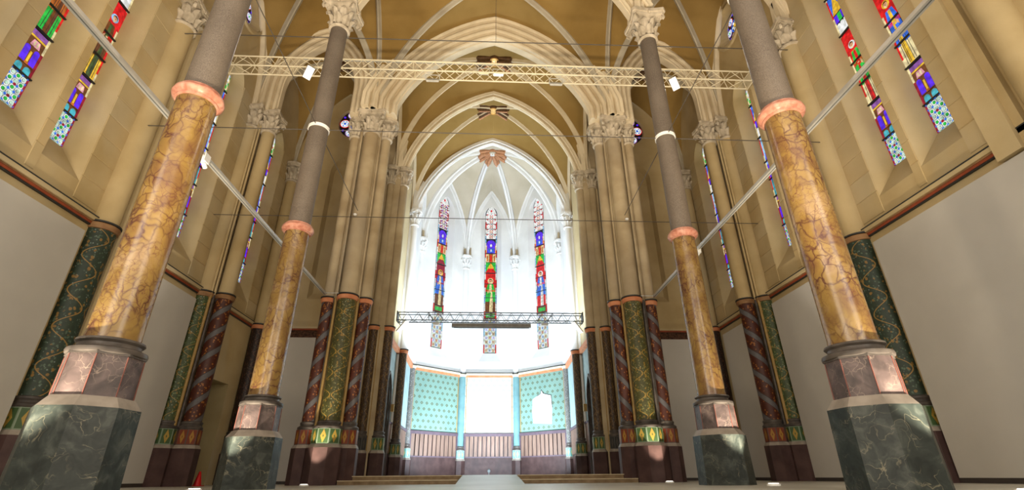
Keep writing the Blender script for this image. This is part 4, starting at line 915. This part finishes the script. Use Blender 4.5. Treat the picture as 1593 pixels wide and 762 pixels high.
# ------------------------------------------------------------------ white panels
def white_panel(x0, x1, y0, y1, z0, z1, label):
    p = empty('display_panel', label, 'panel', ((x0+x1)/2, (y0+y1)/2, 0), 0, 'white wall panels')
    cx, cy = (x0+x1)/2, (y0+y1)/2; m = MB(); m.box(x0-cx, x1-cx, y0-cy, y1-cy, z0, z1); mk('board', m, MT['panel'], p)
    e = 0.01; m = MB(); m.box(x0-cx+e, x1-cx-e, y0-cy+e, y1-cy-e, 0.0, z0); mk('plinth_strip', m, MT['skirt'], p)
for s, side in ((-1, 'left'), (1, 'right')):
    for y0, y1, nm in ((1.6, 5.15, 'beside the camera'), (6.05, 9.74, 'in front of the second marble column'), (11.0, 14.2, 'between the half column and the chapel entrance')):
        white_panel(min(s*8.88, s*8.975), max(s*8.88, s*8.975), y0, y1, 0.09, 5.06, 'tall grey-white panel on the %s aisle wall %s' % (side, nm))
    if s > 0: white_panel(8.86, 8.96, 15.3, 17.7, 0.09, 5.0, 'narrow grey-white panel inside the right chapel by the red spiral shaft')
    white_panel(min(s*5.3, s*8.0), max(s*5.3, s*8.0), 18.28, 18.38, 0.09, 4.97, 'grey-white panel facing the camera on the %s chapel end wall' % side)

# ------------------------------------------------------------------ trusses and fixtures
def box_truss(label, x0, x1, y, z, d, period, r, rb, mat, faces, name):
    t = empty(name, label, 'truss', ((x0+x1)/2, y, z)); cx = (x0+x1)/2; h = d/2; L = x1-x0
    for a, b in ((-h, -h), (-h, h), (h, -h), (h, h)):
        m = MB(); m.tube((x0-cx, a, b), (x1-cx, a, b), r, 8); mk('chord', m, MT[mat], t, smooth=50)
    k = round(L/period)
    DM = {}
    for i in range(k):
        xa, xb = x0-cx+L*i/k, x0-cx+L*(i+1)/k; xm = (xa+xb)/2
        for f in faces:
            for (p, q) in (((xa, 1), (xm, -1)), ((xm, -1), (xb, 1))):
                key = (f, p[1])
                if key not in DM:
                    def P(xx, sg): return {'f': (xx, -h, sg*h), 'b': (xx, h, sg*h), 'u': (xx, sg*h, h), 'd': (xx, sg*h, -h)}[f]
                    m = MB(); m.tube(P(0, p[1]), P(q[0]-p[0], q[1]), rb, 6); me = m.mesh('brace', 50); me.materials.append(MT[mat]); DM[key] = me
                mk('brace', DM[key], None, t, (p[0], 0, 0))
        if i % 6 == 3 and 'f' in faces:
            m = MB(); m.tube((xa, -h, -h), (xa, -h, h), rb*1.2, 6); m.tube((xa, h, -h), (xa, h, h), rb*1.2, 6); mk('post', m, MT[mat], t, smooth=50)
    for X in (x0-cx, x1-cx):
        m = MB(); m.box(X-0.02, X+0.02, -h-0.05, h+0.05, -h-0.05, h+0.05); mk('end_plate', m, MT[mat], t)
    return t
t = box_truss('long cream box truss spanning the nave and aisles', -8.95, 8.95, 12.4, 12.72, 0.40, 0.70, 0.028, 0.013, 'cream_metal', 'fdbu', 'lighting_truss')
m = MB(); m.tube((-6.5, -0.1, 0.26), (6.5, -0.1, 0.26), 0.035); mk('conduit', m, MT['greybox'], t, smooth=50)
box_truss('dark grey box truss across the choir', -3.95, 3.95, 20.0, 6.32, 0.34, 0.44, 0.022, 0.012, 'dark_metal', 'fdb', 'choir_truss')
def flood(name, label, loc, target, w_, h_, lit, power=0, col=NEUT, angle=110, hmat='whitebox', group=None, hang=None):
    o = empty(name, label, 'lamp', loc, 0, group); q = (Vector(target)-Vector(loc)).to_track_quat('-Z', 'Y'); o.rotation_euler = q.to_euler()
    m = MB(); m.box(-w_/2, w_/2, -h_/2, h_/2, 0.0, 0.06); mk('housing', m, MT[hmat], o)
    m = MB(); m.box(-w_/2+0.015, w_/2-0.015, -h_/2+0.015, h_/2-0.015, -0.012, 0.0); mk('lens', m, MT['led'] if lit else MT['greybox'], o)
    m = MB(); m.tube((-w_/2-0.02, 0, 0.03), (-w_/2-0.02, 0, 0.2), 0.015); m.tube((w_/2+0.02, 0, 0.03), (w_/2+0.02, 0, 0.2), 0.015); m.tube((-w_/2-0.02, 0, 0.2), (w_/2+0.02, 0, 0.2), 0.015); mk('bracket', m, MT['greybox'], o, smooth=50)
    if hang:
        m = MB(); iq = q.to_matrix().inverted(); m.tube(iq @ Vector((0, 0, 0.05)), iq @ (Vector(hang)-Vector(loc)), 0.02); mk('clamp', m, MT['greybox'], o, smooth=50)
    if power:
        l = bpy.data.lights.new(name+'_light', 'SPOT'); l.energy = power; l.color = col; l.spot_size = math.radians(angle); l.spot_blend = 0.8; l.shadow_soft_size = 0.12
        lo = bpy.data.objects.new(name+'_light', l); COL.objects.link(lo); lo.parent = o; lo.location = (0, 0, -0.05)
    return o
TG = 'floodlights on the nave truss'
for s, side in ((-1, 'left'), (1, 'right')):
    flood('floodlight', 'bright lit white floodlight on the %s part of the nave truss' % side, (s*6.05, 12.0, 12.06), (s*3.5, 9.5, 9.2), 0.24, 0.42, True, 300, NEUT, 120, group=TG, hang=(s*6.05, 12.2, 12.54))
    flood('floodlight', 'unlit grey twin floodlight under the truss, %s of its middle' % side, (s*2.1, 12.45, 12.30), (s*2.1, 16, 10), 0.42, 0.2, False, 0, hmat='greybox', group=TG, hang=(s*2.1, 12.58, 12.54))
    f = flood('wall_floodlight', 'white floodlight fixed at the %s end of the choir truss' % side, (s*3.72, 20.05, 5.92), (s*0.6, 18.0, 1.5), 0.20, 0.60, True, 60, COOL, 130, group='floodlights at the ends of the choir truss')
    flood('truss_spotlight', 'small white spotlight under the choir truss, %s side' % side, (s*2.3, 20.0, 6.02), (s*2.0, 26, 5), 0.26, 0.12, True, 0, group='small spotlights under the choir truss')
flood('floodlight', 'small lit floodlight at the middle of the nave truss', (0.12, 12.3, 12.52), (0.1, 14, 8), 0.34, 0.16, True, 0, group=TG)
flood('floodlight', 'small unlit cream floodlight beside the lit middle one', (-0.38, 12.3, 12.52), (-0.4, 15, 9), 0.34, 0.14, False, 0, hmat='cream_metal', group=TG)
p = empty('projection_screen', 'long grey roll-up screen case hung under the choir truss', 'screen', (0.03, 20.0, 5.98))
m = MB(); m.box(-1.68, 1.68, -0.08, 0.08, -0.09, 0.07); mk('case', m, MT['screen'], p)
m = MB(); m.box(-1.6, 1.6, -0.03, 0.03, -0.12, -0.09); mk('bottom_bar', m, MT['dark_metal'], p)
for X in (-1.2, 1.2): m = MB(); m.tube((X, 0, 0.06), (X, 0, 0.16), 0.02); mk('hanger', m, MT['dark_metal'], p)
# floor spots
def puck(x, y, label, tgt, power):
    o = empty('floor_spotlight', label, 'lamp', (x, y, 0), 0, 'floor spotlights at the column feet'); m = MB(); m.lathe([(0.11, 0.0), (0.11, 0.03), (0.09, 0.035)], 20); mk('housing', m, MT['whitebox'], o, smooth=40)
    m = MB(); m.lathe([(0.085, 0.035), (0.08, 0.04)], 20); mk('lens', m, MT['puck'], o)
    l = bpy.data.lights.new('floor_spot_light', 'SPOT'); l.energy = power; l.color = (1, 0.88, 0.68); l.spot_size = math.radians(46); l.spot_blend = 0.8; l.shadow_soft_size = 0.04
    lo = bpy.data.objects.new('floor_spot_light', l); COL.objects.link(lo); lo.parent = o; lo.location = (0, 0, 0.06)
    lo.rotation_euler = (Vector(tgt)-Vector((x, y, 0.06))).to_track_quat('-Z', 'Y').to_euler()
for s, side in ((-1, 'left'), (1, 'right')):
    puck(s*4.88, 4.72, 'small floor spotlight at the foot of the front %s marble column' % side, (s*4.55, 5.8, 1.9), 900)
    puck(s*4.84, 9.02, 'small floor spotlight at the foot of the second %s marble column' % side, (s*4.52, 10.05, 1.9), 900)
    puck(s*4.66, 13.72, 'small floor spotlight before the %s crossing pier' % side, (s*4.6, 14.8, 1.9), 430)
o = empty('apse_floor_lamp', 'tiny black spotlight standing on the apse floor', 'lamp', (0.03, 26.6, 0.22))
m = MB(); m.lathe([(0.12, 0), (0.12, 0.03), (0.02, 0.04), (0.02, 0.16)], 16); mk('foot', m, MT['dark_metal'], o, smooth=40)
m = MB(); m.tube((0, -0.10, 0.2), (0, 0.08, 0.26), 0.07, 14); mk('lamp_head', m, MT['dark_metal'], o, smooth=40)
# small red cone by the left chapel entrance
o = empty('floor_cone', 'small red cone on the floor beside the left chapel entrance pier', 'cone', (-8.12, 15.35, 0))
m = MB(); m.box(-0.13, 0.13, -0.13, 0.13, 0.0, 0.02); mk('foot', m, MT['redplastic'], o)
m = MB(); m.lathe([(0.105, 0.02), (0.03, 0.36), (0.02, 0.37)], 18); mk('cone_body', m, MT['redplastic'], o, smooth=40)

# ------------------------------------------------------------------ rails and cables
for s, side in ((-1, 'left'), (1, 'right')):
    R_ = empty('lighting_rail', 'straight aluminium rail running along the %s arcade at ring height' % side, 'rail', (s*5.25, 9.0, 5.40), 0, 'aluminium rails')
    for y0, y1 in ((-6.0, 1.6), (1.62, 5.6)):
        m = MB(); m.box(-0.045, 0.045, y0, y1, -0.02, 0.02); m.box(-0.035, 0.035, y0, y1, 0.02, 0.05); mk('rail_length', m, MT['rail'], R_)
    m = MB(); m.box(-0.008, 0.008, -6, 5.6, -0.024, -0.019); mk('rail_slot', m, MT['dark_metal'], R_)
    for yy in ((-1.6,) if s < 0 else (2.0,)):
        m = MB(); m.box(-0.06, 0.06, yy-0.08, yy+0.08, -0.10, 0.06); m.tube((0, yy, -0.1), (0, yy+0.1, -0.16), 0.04); mk('rail_lamp', m, MT['whitebox'], R_)
    for yy in (5.5,):
        m = MB(); m.tube((0, yy, 0.0), (-s*0.45, yy, 0.0), 0.014); mk('rail_bracket', m, MT['alu'], R_)
def cable(name, label, p, q, r=0.012):
    m = MB(); m.tube(p, q, r, 6); return tag(mk(name, m, MT['cable']), label, 'cable', 'steel cables')
cable('cable', 'dark cable across the nave at capital height of the second columns', (-9, 10.05, 11.45), (9, 10.05, 11.62), 0.014)
cable('cable', 'dark cable across the nave through the white collars', (-9, 10.05, 8.20), (9, 10.05, 8.20))
cable('cable', 'dark cable across the church in front of the crossing piers', (-9, 14.0, 7.85), (9, 14.0, 7.85))
for s, side in ((-1, 'left'), (1, 'right')):
    cable('cable', 'thin cable running lengthwise through the %s collar' % side, (s*4.5, 2.0, 8.20), (s*4.5, 14.2, 8.20), 0.010)
cable('cable', 'short hanging wire at the crown of the chancel arch', (0, 10.05, 11.5), (0, 10.05, 17.4), 0.006)
for s in (-1, 1):
    m = MB(); m.lathe([(0.03, 0), (0.06, 0.02), (0.06, 0.06), (0.02, 0.08)], 14); tag(mk('cable_anchor', m, MT['whitebox'], None, (s*4.62, 14.37, 8.1), 40), 'tiny white cable anchor on the %s crossing pier shaft' % ('left' if s < 0 else 'right'), 'anchor')
